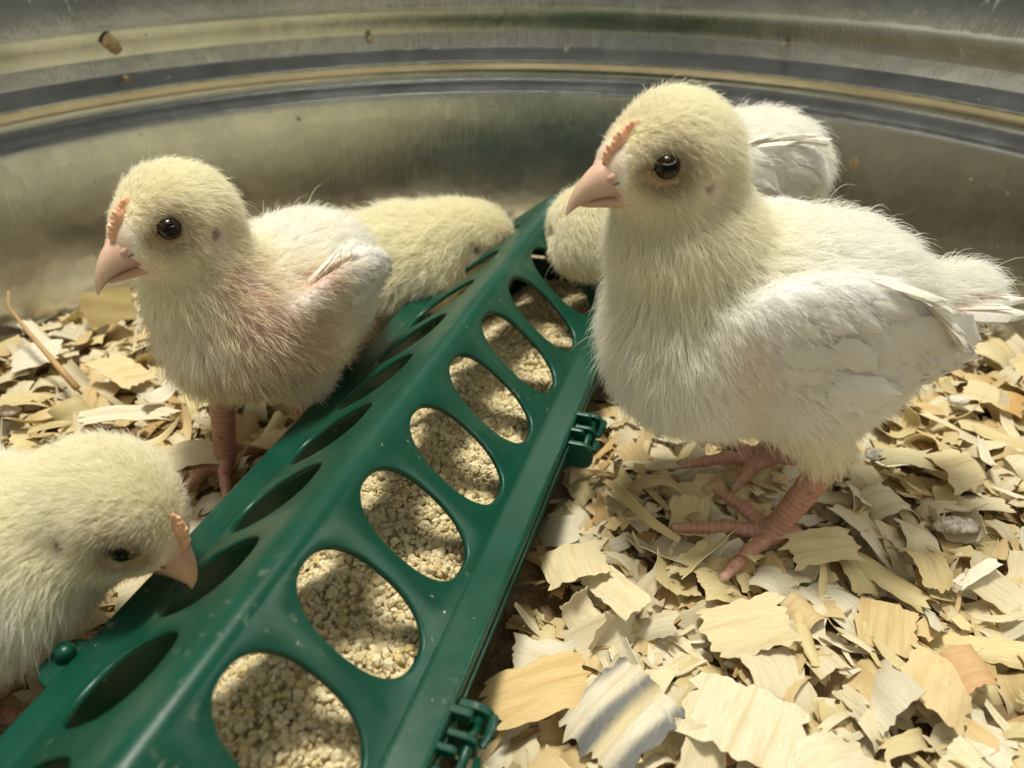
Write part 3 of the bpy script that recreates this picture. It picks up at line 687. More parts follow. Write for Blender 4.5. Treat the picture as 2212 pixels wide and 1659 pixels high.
    # beak
    def loft_beak(st, up):
        st = np.array(st); n = 30; xi = np.linspace(0, 1, len(st)); t = np.linspace(0, 1, n); A = np.stack([np.interp(t, xi, st[:, k]) for k in range(4)], 1)
        for _ in range(4): A[1:-1] = .25*A[:-2]+.5*A[1:-1]+.25*A[2:]
        m = 17; Vv = []; Cc = []; Ff = []
        for i, (x, ze, zt, wd) in enumerate(A):                  # x, ridge height, cutting edge height, half width
            for j in range(m):
                ph = math.pi*j/(m-1); cy, sy = math.cos(ph), math.sin(ph); y = wd*math.copysign(abs(cy)**.8, cy); zz = zt+(ze-zt)*sy**(1.15 if up else .9)
                Vv.append((x-(.10*sy if not up else 0), y, zz)); k = min(1, max(0, (x-1.8)/.9)); edge = math.exp(-(sy/.22)**2)
                cc = np.array([.70, .41, .33])*(1-k)+np.array([.64, .44, .31])*k
                if not up: cc = cc*.90
                Cc.append(cc*(1-edge*.35))
            for j in range(m):                                   # inner face just inside the cutting edges
                ph = math.pi*j/(m-1); cy, sy = math.cos(ph), math.sin(ph); Vv.append((x, wd*.86*math.copysign(abs(cy)**.8, cy), zt+(ze-zt)*.45*sy+(.02 if up else -.02))); Cc.append(np.array([.38, .17, .12]))
        M = 2*m
        for i in range(n-1):
            for j in range(m-1):
                q = (i*M+j, i*M+j+1, (i+1)*M+j+1, (i+1)*M+j); Ff.append(q if up else q[::-1]); q2 = tuple(v+m for v in q); Ff.append(q2[::-1] if up else q2)
            for j, sg in ((0, 1), (m-1, -1)):
                q = (i*M+j, (i+1)*M+j, (i+1)*M+j+m, i*M+j+m); Ff.append(q if (sg > 0) == up else q[::-1])
        Ff.append(tuple((n-1)*M+j for j in range(m))[::(1 if up else -1)])
        return Vv, Ff, Cc
    UP = [(.50, -.74, -.88, 1.42), (1.0, -.30, -.70, 1.12), (1.5, .20, -.64, .84), (1.95, .20, -.68, .66), (2.32, -.04, -.80, .49), (2.62, -.32, -.98, .35), (2.85, -.70, -1.20, .23), (2.98, -1.12, -1.44, .13), (3.0, -1.50, -1.60, .04)]
    LO = [(.60, -1.10, -.94, 1.32), (1.2, -1.26, -.78, .94), (1.75, -1.32, -.75, .64), (2.15, -1.34, -.86, .42), (2.48, -1.36, -1.02, .27), (2.68, -1.34, -1.14, .14), (2.76, -1.30, -1.22, .05)]
    Vb = []; Fb = []; Cb = []
    for part in (loft_beak(UP, True), loft_beak(LO, False)):
        o_ = len(Vb); Vb += part[0]; Cb += part[2]; Fb += [tuple(i+o_ for i in f_) for f_ in part[1]]
    iv, fc_ = ico(2)
    for s_ in (1, -1):                                           # nostril covers with the slit beneath
        for c_, r_, cl in (((1.90, .47*s_, -.10), (.44, .13, .17), (.72, .44, .35)), ((1.95, .62*s_, -.24), (.24, .05, .045), (.20, .09, .06))):
            o_ = len(Vb); Rr = rotm(-14*s_, 30, 0); Vb += [tuple(np.array(c_)+Rr@(v*np.array(r_))) for v in iv]; Cb += [np.array(cl)]*len(iv); Fb += [tuple(i+o_ for i in f_) for f_ in fc_]
    mb = mesh_from('beak', [tuple(hd(v)) for v in Vb], Fb, BEAK); color_attr(mb, 'tint', np.array(Cb)); obj('beak', mb, root)
    # comb: a low double row of fleshy beads up the forehead
    Cp = [hc((2.16, 0, .14), (1.90, 0, .78), .15, .14, .2, ''), hc((1.90, 0, .72), (1.52, 0, 1.18), .14, .08, .2, '')]
    for i in range(9):
        t = i/8; a = np.array([2.22, 0, .28])*(1-t)**2+2*t*(1-t)*np.array([2.03, 0, .95])+t*t*np.array([1.58, 0, 1.24])
        Cp.append(ell(hd(a+np.array([.01, .02*math.sin(i*3.7), .01])), ((.12+.035*math.sin(i*2.1))*(1-.5*t**3), (.11+.03*math.sin(i*1.3+1))*(1-.4*t**3), .066+.012*math.sin(i*2.9)), .05, '', HR@rotm(0, -50+30*t, 0)))
    Vc, Qc = surface(Cp, .045); obj('comb', quads_mesh('comb', Vc, Qc, COMB), root)
    # wing and tail feathers laid on the body surface
    from mathutils.kdtree import KDTree
    kd = KDTree(len(V)); [kd.insert(v, i) for i, v in enumerate(V)]; kd.balance()
    for (start, step, count, L, d, cw, col, nm, lift_) in P.get('feathers', ()):
        for i in range(count):
            p = np.array(start, float)+np.array(step, float)*i+rng.normal(size=3)*.06
            _, j, _ = kd.find(p); n = N[j]; dd = np.array(d, float)+rng.normal(size=3)*.09; dd = nz(dd-n*(dd@n)); dd = nz(dd+n*lift_)
            add_feather(root, nm, V[j]+n*(rng.uniform(.09, .24)+.006*i), dd, n, L*random.uniform(1.0, 1.5), cw*random.uniform(1.1, 1.6), np.array(col)*random.uniform(.95, 1.03))
    for (base, d, n, L, cw) in P.get('tailfeathers', ()):
        add_feather(root, 'tail_feather', base, d, n, L, cw); b = np.array(base); e = b+nz(np.array(d, float))*L*.7
        obj('quill', mesh_from('quill', *tube_mesh([tuple(b-nz(np.array(d, float))*.3), tuple((b+e)/2+np.array([0, 0, .01])), tuple(e)], [.055, .04, .015], 6), QUILL), root)
    return root

TOES = lambda a: [(a+2, 2.3, .05), (a+42, 1.9, .0), (a-38, 1.9, .05), (a+170, 1.0, .12)]
WIMG = (.98, .97, .95)
# --- the large chick standing to the right of the feeder
right = dict(h=.12, head=(5.3, .55, 13.5), headrot=(24, -5, -14), hairs=95000, bellyz=6.0,
    body=[((.6, 0, 7.9), (3.8, 3.15, 3.25), 0), ((3.5, 0, 7.3), (2.8, 2.95, 3.0), 0), ((-1.2, 0, 8.0), (2.1, 2.35, 2.4), 0), ((-.4, 0, 6.8), (2.8, 2.6, 2.2), 0)],
    neck=[((3.6, 0, 8.9), (4.6, .3, 11.2), 2.4, 1.75)], tail=((-2.8, 0, 8.4), (-5.2, 0, 8.9), 1.1, .62),
    wings=[((.5, 2.75, 8.5), (3.2, .78, 2.4), (0, -4, -10), 1), ((.5, -2.75, 8.5), (3.2, .78, 2.4), (0, -4, 10), 1)],
    thighs=[((.1, 1.7, 6.6), (-.6, 2.2, 4.2), 1.9, .75), ((-.2, -1.7, 6.6), (-1.3, -1.9, 4.2), 1.9, .75)],
    legs=[((-1.05, 2.3, 3.9), (.5, 2.4, .5), [(-6, 3.5, .28), (42, 3.1, .30), (-55, 2.5, .5), (165, 1.4, .2)]), ((-1.8, -1.9, 3.9), (-.45, -1.9, .5), [(6, 3.2, .28), (48, 2.3, .2), (-36, 2.6, .25), (170, 1.2, .2)])], legtop=4.2,
    bare=[((2.7, 2.6, 8.4), (.9, .9, 1.0), 1.1), ((2.5, 3.0, 7.3), (.7, .9, 1.6), .55), ((1.5, 3.3, 8.2), (2.5, .8, 1.0), .25), ((-.6, 2.6, 5.4), (1.2, .8, .6), .4)],
    feathers=[((2.0, 3.2, 9.9), (-.5, .02, .06), 6, 1.1, (-1, .1, -.45), 1., WIMG, 'wing_feather', .10), ((2.3, 3.5, 8.9), (-.5, .0, .02), 7, 1.2, (-1, .1, -.5), 1., WIMG, 'wing_feather', .10),
        ((2.1, 3.6, 8.0), (-.5, .0, .02), 7, 1.3, (-1, 0, -.2), 1., WIMG, 'wing_feather', .08), ((-.2, 3.1, 10.7), (-.5, -.02, -.08), 6, 1.5, (-1, .3, -.7), 1.2, WIMG, 'wing_feather', .08), ((.2, 3.5, 9.8), (-.5, -.02, -.05), 6, 1.7, (-1, .1, -.5), 1.2, WIMG, 'wing_feather', .07),
        ((-.6, 3.6, 9.0), (-.42, -.02, -.05), 6, 1.9, (-1, .1, -.35), 1.2, WIMG, 'wing_feather', .06), ((-.4, 3.8, 8.2), (-.42, -.02, -.02), 6, 2.0, (-1, .0, -.15), 1.2, WIMG, 'wing_feather', .05), ((1.2, 3.8, 7.4), (-.6, -.02, -.0), 7, 1.6, (-1, 0, .05), 1., WIMG, 'wing_feather', .04)],
    tailfeathers=[((-4.0+.1*(i % 2), -1.1+.22*i, 9.0-.05*abs(i-5)), (-1, -.26+.055*i, .10+.04*(i % 3)), (0, .1*(i-4), 1), 2.5+.18*(i % 3), .85) for i in range(11)]+[((-3.9, .45+.08*i, 8.5-.16*i), (-1, .16, -.02-.09*i), (.1, .9, .4), 2.4-.1*i, .85) for i in range(6)])
chick('chick', (9.8, 23.0), R_(182), 'largest white and yellow chick, standing side on to the right of the green feeder', right)
# --- the chick standing left of the feeder
left = dict(h=.13, head=(3.35, -.35, 10.85), headrot=(-11, -2, -8), hairs=46000, front=1.0, bellyz=5.0, fluff=.95, baldness=.985, clump=.55, wiry=4500,
    body=[((-.6, 0, 6.4), (4.0, 2.95, 2.5), -4), ((2.3, 0, 6.4), (2.2, 2.6, 2.5), 0), ((-3.2, 0, 6.5), (2.0, 1.9, 1.8), 0), ((-.3, 0, 5.5), (2.6, 2.5, 1.7), 0)],
    neck=[((2.3, 0, 7.4), (3.0, -.2, 8.9), 1.8, 1.45)],
    wings=[((-.7, 2.7, 7.0), (3.0, .66, 1.7), (0, -2, -30), 1), ((-.5, -2.7, 6.9), (3.1, .66, 1.8), (0, -2, 28), 1)],
    thighs=[((.8, 1.7, 5.2), (1.0, 1.9, 3.8), 1.7, .80), ((1.0, -1.6, 5.2), (1.6, -1.7, 3.8), 1.7, .80)],
    legs=[((.9, 1.9, 3.6), (1.5, 1.6, .5), TOES(-20)), ((2.2, -1.3, 3.7), (3.0, -1.2, .5), [(-48, 2.9, .05), (-8, 2.6, 0), (40, 2.2, .05), (150, 1.2, .1)])], legtop=4.0,
    bare=[((3.0, 1.7, 7.4), (1.2, 1.3, 2.3), 1.4), ((2.2, 2.5, 6.4), (2.5, 1.6, 1.4), 1.4), ((3.4, 1.2, 4.6), (2.0, 1.8, 1.4), 1.4), ((.5, 3.0, 8.2), (1.1, 1., .9), 1.2), ((3.6, -2.0, 6.2), (1.1, 1.2, 2.0), 1.2), ((1.8, 2.6, 5.2), (2.2, 1.3, .9), 1.2)],
    feathers=[((1.3, 2.8, 8.8), (-.28, .03, .0), 6, 1.0, (-.8, .3, .35), .6, WIMG, 'wing_feather', .3), ((-1.4, 3.3, 7.7), (-.3, .02, -.12), 6, 1.2, (-1, .2, -.5), .9, WIMG, 'wing_feather', .1), ((-.3, 3.3, 7.0), (-.5, .0, .04), 6, 1.3, (-1, 0, -.3), .9, WIMG, 'wing_feather', .08)])
chick('chick', (-9.4, 27.2), R_(90+157), 'patchy white chick with pink skin showing, standing left of the feeder', left)
# --- the chick lowering its beak to the feeder at the lower left
peck = dict(h=.14, head=(5.8, .2, 5.75), headrot=(-22, 33, 4), hairs=70000, front=3.0, bellyz=4.0, lidclose=.55,
    body=[((-1.2, 0, 4.6), (4.2, 3.2, 2.5), 0), ((2.0, 0, 4.3), (2.6, 2.7, 2.3), 0), ((-3.8, 0, 5.0), (2.2, 2.1, 2.0), 0)],
    neck=[((2.4, .1, 4.5), (4.6, .3, 5.2), 2.1, 1.45)],
    wings=[((-.9, 2.8, 5.0), (3.4, .62, 1.8), (0, 4, -30), 1), ((-.9, -2.8, 5.0), (3.4, .62, 1.8), (0, 4, 30), 1)],
    thighs=[((-.2, 1.8, 3.6), (-.3, 2.0, 2.6), 1.6, .80), ((-.2, -1.8, 3.6), (-.3, -2.0, 2.6), 1.6, .80)],
    legs=[((-.4, 2., 2.6), (.5, 2., .45), TOES(0)), ((-.4, -2., 2.6), (.5, -2., .45), TOES(0))], legtop=2.9,
    feathers=[((1.0, -3.2, 5.8), (-.5, 0, 0), 6, 1.5, (-1, -.1, -.3), 1., WIMG, 'wing_feather', .06), ((1.0, 3.2, 5.8), (-.5, 0, 0), 6, 1.6, (-1, .1, -.2), 1., WIMG, 'wing_feather', .06)])
chick('chick', (-16.7, 14.9), R_(10), 'chick at the lower left corner, head lowered with its beak in a feeder hole', peck)
# --- the chick feeding from the far left side
farl = dict(h=.16, head=(5.7, 0, 4.6), headrot=(0, 34, 0), hairs=42000, front=3.0, bellyz=3.4, hr=.010, fluff=1.1, buff=.9,
    body=[((-.6, 0, 3.7), (4.1, 2.8, 2.1), 0), ((2.2, 0, 3.8), (2.5, 2.4, 2.0), 0), ((-3.0, 0, 3.9), (2.1, 2.0, 1.7), 0)],
    neck=[((2.6, 0, 4.2), (4.4, 0, 4.6), 1.9, 1.6)],
    thighs=[((-.2, 1.8, 3.0), (-.3, 2.0, 2.0), 1.4, .80), ((-.2, -1.8, 3.0), (-.3, -2.0, 2.0), 1.4, .80)],
    legs=[((-.4, 2., 2.2), (.5, 2., .45), TOES(0)), ((-.4, -2., 2.2), (.5, -2., .45), TOES(0))], legtop=2.5)
chick('chick', (-7.4, 36.4), R_(12), 'yellowish chick feeding on the far left side of the feeder, behind the patchy chick', farl)
# --- the chick feeding behind the large one
farr = dict(h=.16, head=(5.6, -.1, 6.3), headrot=(-82, 40, 0), hairs=50000, front=3.0, bellyz=5.0, hr=.009,
    body=[((-.6, 0, 8.1), (3.9, 3.0, 2.9), 14), ((2.2, 0, 7.0), (2.4, 2.6, 2.5), 0), ((-2.6, 0, 9.1), (2.1, 2.1, 2.0), 0)],
    neck=[((2.8, 0, 6.9), (4.4, 0, 6.6), 2.1, 1.7)],
    wings=[((-1.2, 2.4, 9.1), (3.0, .62, 2.0), (0, 12, -16), 1), ((-1.2, -2.4, 9.1), (3.0, .62, 2.0), (0, 12, 16), 1)],
    thighs=[((-.2, 1.8, 5.8), (-.3, 2.0, 3.6), 1.8, .80), ((-.2, -1.8, 5.8), (-.3, -2.0, 3.6), 1.8, .80)],
    legs=[((-.4, 2., 3.4), (.5, 2., .45), TOES(0)), ((-.4, -2., 3.4), (.5, -2., .45), TOES(0))], legtop=3.7,
    feathers=[((.5, 2.6, 10.6), (-.45, .02, .08), 7, 1.6, (-1, .2, -.3), 1.2, WIMG, 'wing_feather', .07), ((.6, 3.0, 9.8), (-.45, .02, .06), 7, 1.7, (-1, .1, -.3), 1.2, WIMG, 'wing_feather', .07), ((.3, 3.2, 8.9), (-.45, 0, .05), 7, 1.7, (-1, .1, -.1), 1.2, WIMG, 'wing_feather', .07)])
chick('chick', (9.0, 34.8), R_(183), 'chick feeding behind the large chick, its white back raised and yellow head in the feeder', farr)

# ---------------------------------------------------------------- shavings
def shaving(Lu, Wv, curl, axis='u', jag=.12, thick=.022, seed=0, nu=9, nv=9, twist=0., taper=0., solid=True, side_jag=.03):
    """a thin curl of planed wood: u along the grain, v across it"""
    r = np.random.default_rng(seed); e0 = np.convolve(r.normal(size=nv+2), [.3, .4, .3], 'valid')*jag*Lu*.6+r.normal(size=nv)*jag*Lu*.35; e1 = np.convolve(r.normal(size=nv+2), [.3, .4, .3], 'valid')*jag*Lu*.6+r.normal(size=nv)*jag*Lu*.35
    s0 = r.normal(size=nu)*side_jag*Wv; s1 = r.normal(size=nu)*side_jag*Wv
    uu = np.linspace(0, 1, nu)[:, None]; vv = np.linspace(0, 1, nv)[None, :]
    a = -Lu/2+e0[None]; b = Lu/2+e1[None]; Ug = a*(1-uu)+b*uu; wd = 1-taper*np.abs(uu*2-1)**1.5
    Vg = ((-Wv/2+s0[:, None])*(1-vv)+(Wv/2+s1[:, None])*vv)*wd; Zg = .025*np.sin(Ug*4+r.uniform(0, 6))+.02*np.sin(Vg*7+Ug*2)
    t = Ug if axis == 'u' else Vg
    if abs(curl) > 1e-3:
        th = t*curl; rad = 1/curl; T = np.sin(th)*(rad-Zg*0); Z = (1-np.cos(th))*rad+Zg
    else: T = t; Z = Zg
    X, Y = (T, Vg) if axis == 'u' else (Ug, T)
    if twist:
        an = twist*uu; Y, Z = Y*np.cos(an)-Z*np.sin(an), Y*np.sin(an)+Z*np.cos(an)
    P = np.stack([X, Y, Z], -1); P[..., 2] -= Z.max() if curl < 0 else 0; P = P.reshape(-1, 3); uvs = np.stack([Ug, Vg], -1).reshape(-1, 2)+r.uniform(0, 50, 2)
    gi = np.arange(nu*nv).reshape(nu, nv); q = np.stack([gi[:-1, :-1], gi[1:, :-1], gi[1:, 1:], gi[:-1, 1:]], -1).reshape(-1, 4)
    if not solid: return P, q, uvs
    n = vnormals(P, q); n0 = len(P); V = np.concatenate([P+n*thick/2, P-n*thick/2]); Q = [q, q[:, ::-1]+n0]
    bd = list(gi[0, :])+list(gi[1:, -1])+list(gi[-1, :-1][::-1])+list(gi[1:-1, 0][::-1]); m = len(bd)
    Q.append(np.array([[bd[k], bd[(k+1) % m], bd[(k+1) % m]+n0, bd[k]+n0] for k in range(m)])); return V, np.concatenate(Q), np.concatenate([uvs, uvs])
def shav_mesh(name, tone=(1, 1, 1), **kw):
    V, Q, uv = shaving(**kw); me = quads_mesh(name, V, Q, WOOD, smooth=True); me.set_sharp_from_angle(angle=R_(50))
    l = me.uv_layers.new(name='grain'); vi = np.empty(len(me.loops), np.int32); me.loops.foreach_get('vertex_index', vi); l.data.foreach_set('uv', uv[vi].astype(np.float32).ravel())
    t = np.tile(tone, (len(V), 1)) if np.ndim(tone) == 1 else tone; color_attr(me, 'tone', t); return me
WIDE = [shav_mesh('wood_shaving', Lu=1.5+.25*(i % 4), Wv=1.1+.2*(i % 3), curl=(-.25, -.6, -.9, .45, -.4, -1.2, .7)[i % 7], axis='u' if i % 4 else 'v', jag=.05, seed=i, nu=10, nv=16, twist=.25*(i % 3-1)) for i in range(21)]
CURL = [shav_mesh('wood_shaving', Lu=2.4, Wv=.8+.15*(i % 3), curl=(-1.4, -1.8, 1.5, -2.1)[i % 4], axis='u' if i % 3 else 'v', jag=.10, seed=40+i, twist=.3*(i % 3), nu=14, nv=9) for i in range(8)]
SLIV = [shav_mesh('wood_shaving', Lu=1.9, Wv=.30+.08*(i % 3), curl=(-.4, .5, -.9)[i % 3], axis='u', jag=.14, seed=80+i, taper=.4, twist=.5*(i % 3-1), nu=9, nv=5) for i in range(8)]
TONES = {'cream': (1.04, 1.04, 1.02), 'straw yellow': (1.0, .95, .74), 'honey brown': (.98, .85, .64), 'chalk white': (1.06, 1.10, 1.20)}

def in_feeder(x, y, m=.4):
    P = np.array([x, y]); s, p = P@AX-SC, P@PP-PC; return abs(p) < 5.2+m and FS_LO-m < s < FS_HI+m
placed = []
def put_shaving(me, x, y, z, rz, tx, ty, sc, col, label, group=None):
    o = obj('wood_shaving', me); o.location = (x*U, y*U, z*U); o.rotation_euler = Euler((tx, ty, rz)); o.scale = (sc, sc, sc); o.color = (*col, 1)
    tag(o, label, 'wood shaving', group or 'wood shavings loose in the litter'); return o
def pix(px, py, z=.3):
    u, v = px-1106, py-830; c, s = math.cos(PITCH), math.sin(PITCH); d = (u, FPX*c-v*s, -v*c-FPX*s); t = (z-CAMZ)/d[2]; return d[0]*t, d[1]*t
# shavings one can single out
def streak_tone(n, cols, seed=1):
    r = np.random.default_rng(seed); return n
HERO = []
def hero(px, py, z, rz, tx, ty, kw, col, label, tone=None):
    x, y = pix(px, py, z); me = shav_mesh('wood_shaving', tone=(1, 1, 1), **kw)
    if tone is not None:
        n = len(me.vertices); co = np.empty(n*3, np.float32); me.vertices.foreach_get('co', co); co = co.reshape(-1, 3)/U
        me.attributes.remove(me.attributes['tone']); color_attr(me, 'tone', tone(co))
    o = put_shaving(me, x, y, z+.1, R_(rz), R_(tx), R_(ty), 1, col, label); HERO.append((x, y, max(kw['Lu'], kw['Wv'])*.55)); return o
def grey_streaks(co):
    t = .5+.5*np.sin(co[:, 1]*5.2+.7+.5*np.sin(co[:, 0]*1.3)); t2 = .5+.5*np.sin(co[:, 1]*3.1+2); a = np.array([1.02, 1.04, 1.15]); b = np.array([.24, .28, .38]); c = np.array([1.0, .92, .66])
    m = np.clip((t-.35)*2.2, 0, 1)[:, None]; o = a*(1-m)+b*m; k = np.clip((t2-.85)*4, 0, 1)[:, None]; return o*(1-k)+c*k
def tipdark(co):
    m = np.clip((co[:, 0]-.1)/.5, 0, 1)[:, None]; return np.array([1., .96, .82])*(1-m)+np.array([.86, .60, .32])*m
hero(1345, 1545, .9, 42, 8, -12, dict(Lu=3.0, Wv=2.3, curl=-.42, jag=.07, seed=201, nu=14, nv=22), (1, 1, 1), 'grey and white streaked curved shaving near the bottom centre of the litter', grey_streaks)
hero(1600, 1555, .7, 58, -4, 10, dict(Lu=2.7, Wv=3.2, curl=-.12, axis='v', jag=.05, seed=202, nu=12, nv=22), (1.06, 1.08, 1.12), 'large flat cream shaving overlapping the grey streaked one')
hero(1160, 1490, .7, 15, 8, -8, dict(Lu=3.1, Wv=1.7, curl=-.22, jag=.10, seed=203, nu=12, nv=16), (1.0, .85, .58), 'wide honey brown shaving beside the near hinge of the feeder')
hero(1610, 1350, .9, 8, 6, -14, dict(Lu=2.5, Wv=1.9, curl=-.45, axis='v', jag=.10, seed=204, nu=12, nv=18), (1.02, .98, .86), 'square yellowish shaving with ragged ends below the large chick\'s foot')
hero(1238, 1215, .8, 100, -10, 12, dict(Lu=2.0, Wv=2.2, curl=-.3, axis='v', jag=.07, seed=205, nu=10, nv=18), (1.02, 1.0, .90), 'wide ribbed cream shaving standing beside the feeder edge between its hinges')
hero(2000, 1205, .9, 96, 14, 10, dict(Lu=2.5, Wv=1.3, curl=-.7, jag=.08, seed=206, nu=14, nv=14), (1.02, .93, .70), 'ribbed yellow shaving bowed over at the right, behind a white splinter')
hero(2110, 1240, 1.0, 28, 0, -6, dict(Lu=1.9, Wv=.42, curl=-.2, jag=.10, seed=207, nu=9, nv=6), (1.1, 1.14, 1.34), 'narrow white splinter lying at the right edge of the picture')
hero(2100, 1440, .8, 10, 8, 0, dict(Lu=1.5, Wv=1.3, curl=-1.5, axis='u', jag=.08, seed=208, nu=14, nv=9), (.90, .66, .48), 'reddish brown tightly curled shaving at the lower right')
hero(2150, 860, .8, -35, 5, 5, dict(Lu=2.4, Wv=1.6, curl=-.2, jag=.05, seed=209, nu=10, nv=10), (1, 1, 1), 'square shaving with an orange brown end, right of the large chick\'s rump', tipdark)
hero(1365, 1090, .9, -62, 20, 0, dict(Lu=4.6, Wv=.42, curl=-.25, jag=.03, seed=210, nu=14, nv=5, taper=.5, twist=.8), (.95, .84, .60), 'long thin brown splinter running towards the large chick\'s foot')
hero(265, 800, 1.3, 62, 12, 14, dict(Lu=1.9, Wv=2.5, curl=-.12, axis='v', jag=.06, seed=211, nu=10, nv=16), (1.02, .97, .80), 'big flat yellow shaving on top of the litter left of the patchy chick')
hero(75, 770, 1.1, 20, 6, -6, dict(Lu=2.2, Wv=1.9, curl=-.2, jag=.08, seed=212, nu=10, nv=14), (1.08, 1.12, 1.28), 'broad white shaving against the tub wall at the far left')
hero(345, 860, 1.3, 55, 25, 0, dict(Lu=2.3, Wv=.7, curl=1.1, jag=.05, seed=213, nu=14, nv=7, taper=.3), (1.08, 1.13, 1.3), 'white boat shaped curl under the patchy chick\'s breast')
hero(265, 895, 1.2, 14, 6, 4, dict(Lu=3.6, Wv=1.0, curl=-.12, jag=.12, seed=214, nu=12, nv=12), (1.06, 1.08, 1.16), 'split pale shaving fanned out below the big flat yellow one')
hero(330, 960, 1.2, 40, -14, 0, dict(Lu=3.0, Wv=.7, curl=.6, jag=.05, seed=215, nu=12, nv=7, taper=.6), (1.02, .95, .74), 'crescent shaped yellow shaving above the pecking chick\'s head')
hero(400, 985, 1.0, 24, 8, 0, dict(Lu=2.3, Wv=1.5, curl=-.3, jag=.09, seed=216, nu=10, nv=14), (1.03, 1.03, .98), 'broad cream flake between the pecking chick and the patchy chick\'s leg')
hero(160, 960, 1.1, 70, 0, 10, dict(Lu=1.9, Wv=1.7, curl=-1.6, axis='v', jag=.04, seed=217, nu=10, nv=16), (.92, .80, .58), 'rolled up tan shaving behind the pecking chick\'s head')
hero(235, 665, 1.6, 25, 62, 0, dict(Lu=2.4, Wv=1.8, curl=-.25, jag=.05, seed=218, nu=10, nv=12), (.74, .66, .42), 'olive brown bark flake leaning on the tub wall under the patchy chick\'s beak')
hero(2060, 1000, .9, 20, 4, 4, dict(Lu=1.7, Wv=2.6, curl=-.7, axis='v', jag=.06, seed=219, nu=10, nv=20), (1.0, .94, .80), 'arched tan shaving with a ridge at the right, beyond the droppings')
hero(1960, 990, .9, -14, 8, -4, dict(Lu=2.0, Wv=.9, curl=-.4, jag=.14, seed=220, nu=10, nv=12), (.94, .93, .82), 'pale greenish shaving with a frayed end right of the large chick')
hero(2130, 760, 1.1, -28, 10, 4, dict(Lu=3.0, Wv=1.0, curl=-.7, jag=.08, seed=221, nu=14, nv=8), (1.0, .97, .84), 'long curled shaving under the large chick\'s tail by the wall')
hero(2030, 1480, .8, 52, 10, 8, dict(Lu=2.4, Wv=2.0, curl=-.5, axis='v', jag=.05, seed=222, nu=12, nv=16), (1.0, .90, .72), 'pinkish tan shaving bowed up near the lower right corner')
hero(1780, 1180, .7, 10, 4, 2, dict(Lu=2.6, Wv=1.5, curl=-.2, jag=.10, seed=223, nu=12, nv=14), (.98, .92, .74), 'flat yellowish shaving under the toes of the large chick\'s near foot')
hero(1330, 1275, .8, -58, 12, -10, dict(Lu=2.3, Wv=1.2, curl=-.6, axis='v', jag=.06, seed=224, nu=12, nv=10), (1.04, 1.03, .96), 'folded cream shaving between the feeder and the large chick\'s foot')
hero(1800, 1640, .7, 25, 4, 8, dict(Lu=2.6, Wv=1.4, curl=-.35, jag=.10, seed=225, nu=12, nv=12), (1.05, 1.06, 1.08), 'ragged cream shaving on the bottom edge of the picture')

cand = 0; regions = []
order = []
avoid = [(9.4, 20.8, 1.0), (10.2, 24.9, 1.0)]
r0 = random.Random(11); pts = []; target = 300-len(HERO)
for tries in range(60000):
    if len(pts) >= target: break
    a = r0.uniform(0, 2*math.pi); rr = 28.6*math.sqrt(r0.random()); x, y = TC[0]+rr*math.cos(a), TC[1]+rr*math.sin(a)
    if y < 6 or in_feeder(x, y, .9): continue
    px, py, d = proj(x, y, .3)
    if not (-60 < px < 2270 and 560 < py < 1720): continue
    lf = (np.array([x, y])@PP-PC) < 0
    if lf and (px > 640 or (py > 1150)): continue
    if not lf and ((1500 < px < 2050 and py < 900) or (px < 1330 and py < 830)): continue
    md = .95 if d < 30 else 1.15
    if any((x-q[0])**2+(y-q[1])**2 < (md*(.8 if q[2] else 1))**2 for q in pts): continue
    if any((x-q[0])**2+(y-q[1])**2 < (q[2]*.75)**2 for q in HERO): continue
    pts.append((x, y, r0.random() < .3, lf))
SH = []
for i, (x, y, _, lf) in enumerate(pts):
    kind = r0.choices(['flat', 'curled', 'splinter'], [.60, .22, .18])[0]; tn = r0.choices(list(TONES), [.36, .30, .18, .16])[0]; f = r0.uniform(.9, 1.03)
    col = [c*f for c in TONES[tn]]; me = r0.choice({'flat': WIDE, 'curled': CURL, 'splinter': SLIV}[kind])
    near = any((x-a)**2+(y-b)**2 < 2.6**2 for a, b, _ in avoid)
    z = float(hgt(x, y))+(.05 if near else r0.uniform(.1, .55)); tl = .12 if near else .38
    shape = {'flat': 'broad %s shaving', 'curled': 'curled %s shaving', 'splinter': 'narrow %s splinter'}[kind] % tn
    SH.append((put_shaving(me, x, y, z, r0.uniform(0, 6.28), r0.gauss(0, tl), r0.gauss(0, tl), r0.uniform(.85, 1.35), col, ''), shape, lf, proj(x, y, z)))
MARKS = [(1270, 910, "the feeder's far hinge", 0), (1030, 1580, "the feeder's near hinge", 0), (1650, 1180, "the large chick's near foot", 0), (1640, 1000, "the large chick's far foot", 0), (2072, 1122, 'the grey dropping', 0), (1905, 972, 'the small brown dropping', 0),
    (1345, 1540, 'the grey streaked shaving', 0), (2110, 1240, 'the white splinter', 0), (2100, 1440, 'the reddish brown curl', 0), (2150, 860, 'the orange ended shaving', 0), (1610, 1350, 'the square ragged shaving', 0),
    (490, 1040, "the patchy chick's front foot", 1), (60, 760, 'the broad white shaving', 1), (10, 880, 'the shiny dropping', 1), (265, 800, 'the big yellow shaving', 1), (235, 960, "the pecking chick's head", 1)]
buckets = {}
for o, shape, lf, (px, py, _) in SH:
    d, mk = min(((px-m[0])**2+(py-m[1])**2, m) for m in MARKS if m[3] == int(lf)); dx, dy = px-mk[0], py-mk[1]
    w_ = ('left of', 'right of')[dx > 0] if abs(dx) > abs(dy)*1.1 else ('above', 'below')[dy > 0]
    buckets.setdefault((shape, w_, mk[2]), []).append((d, o.name, o))
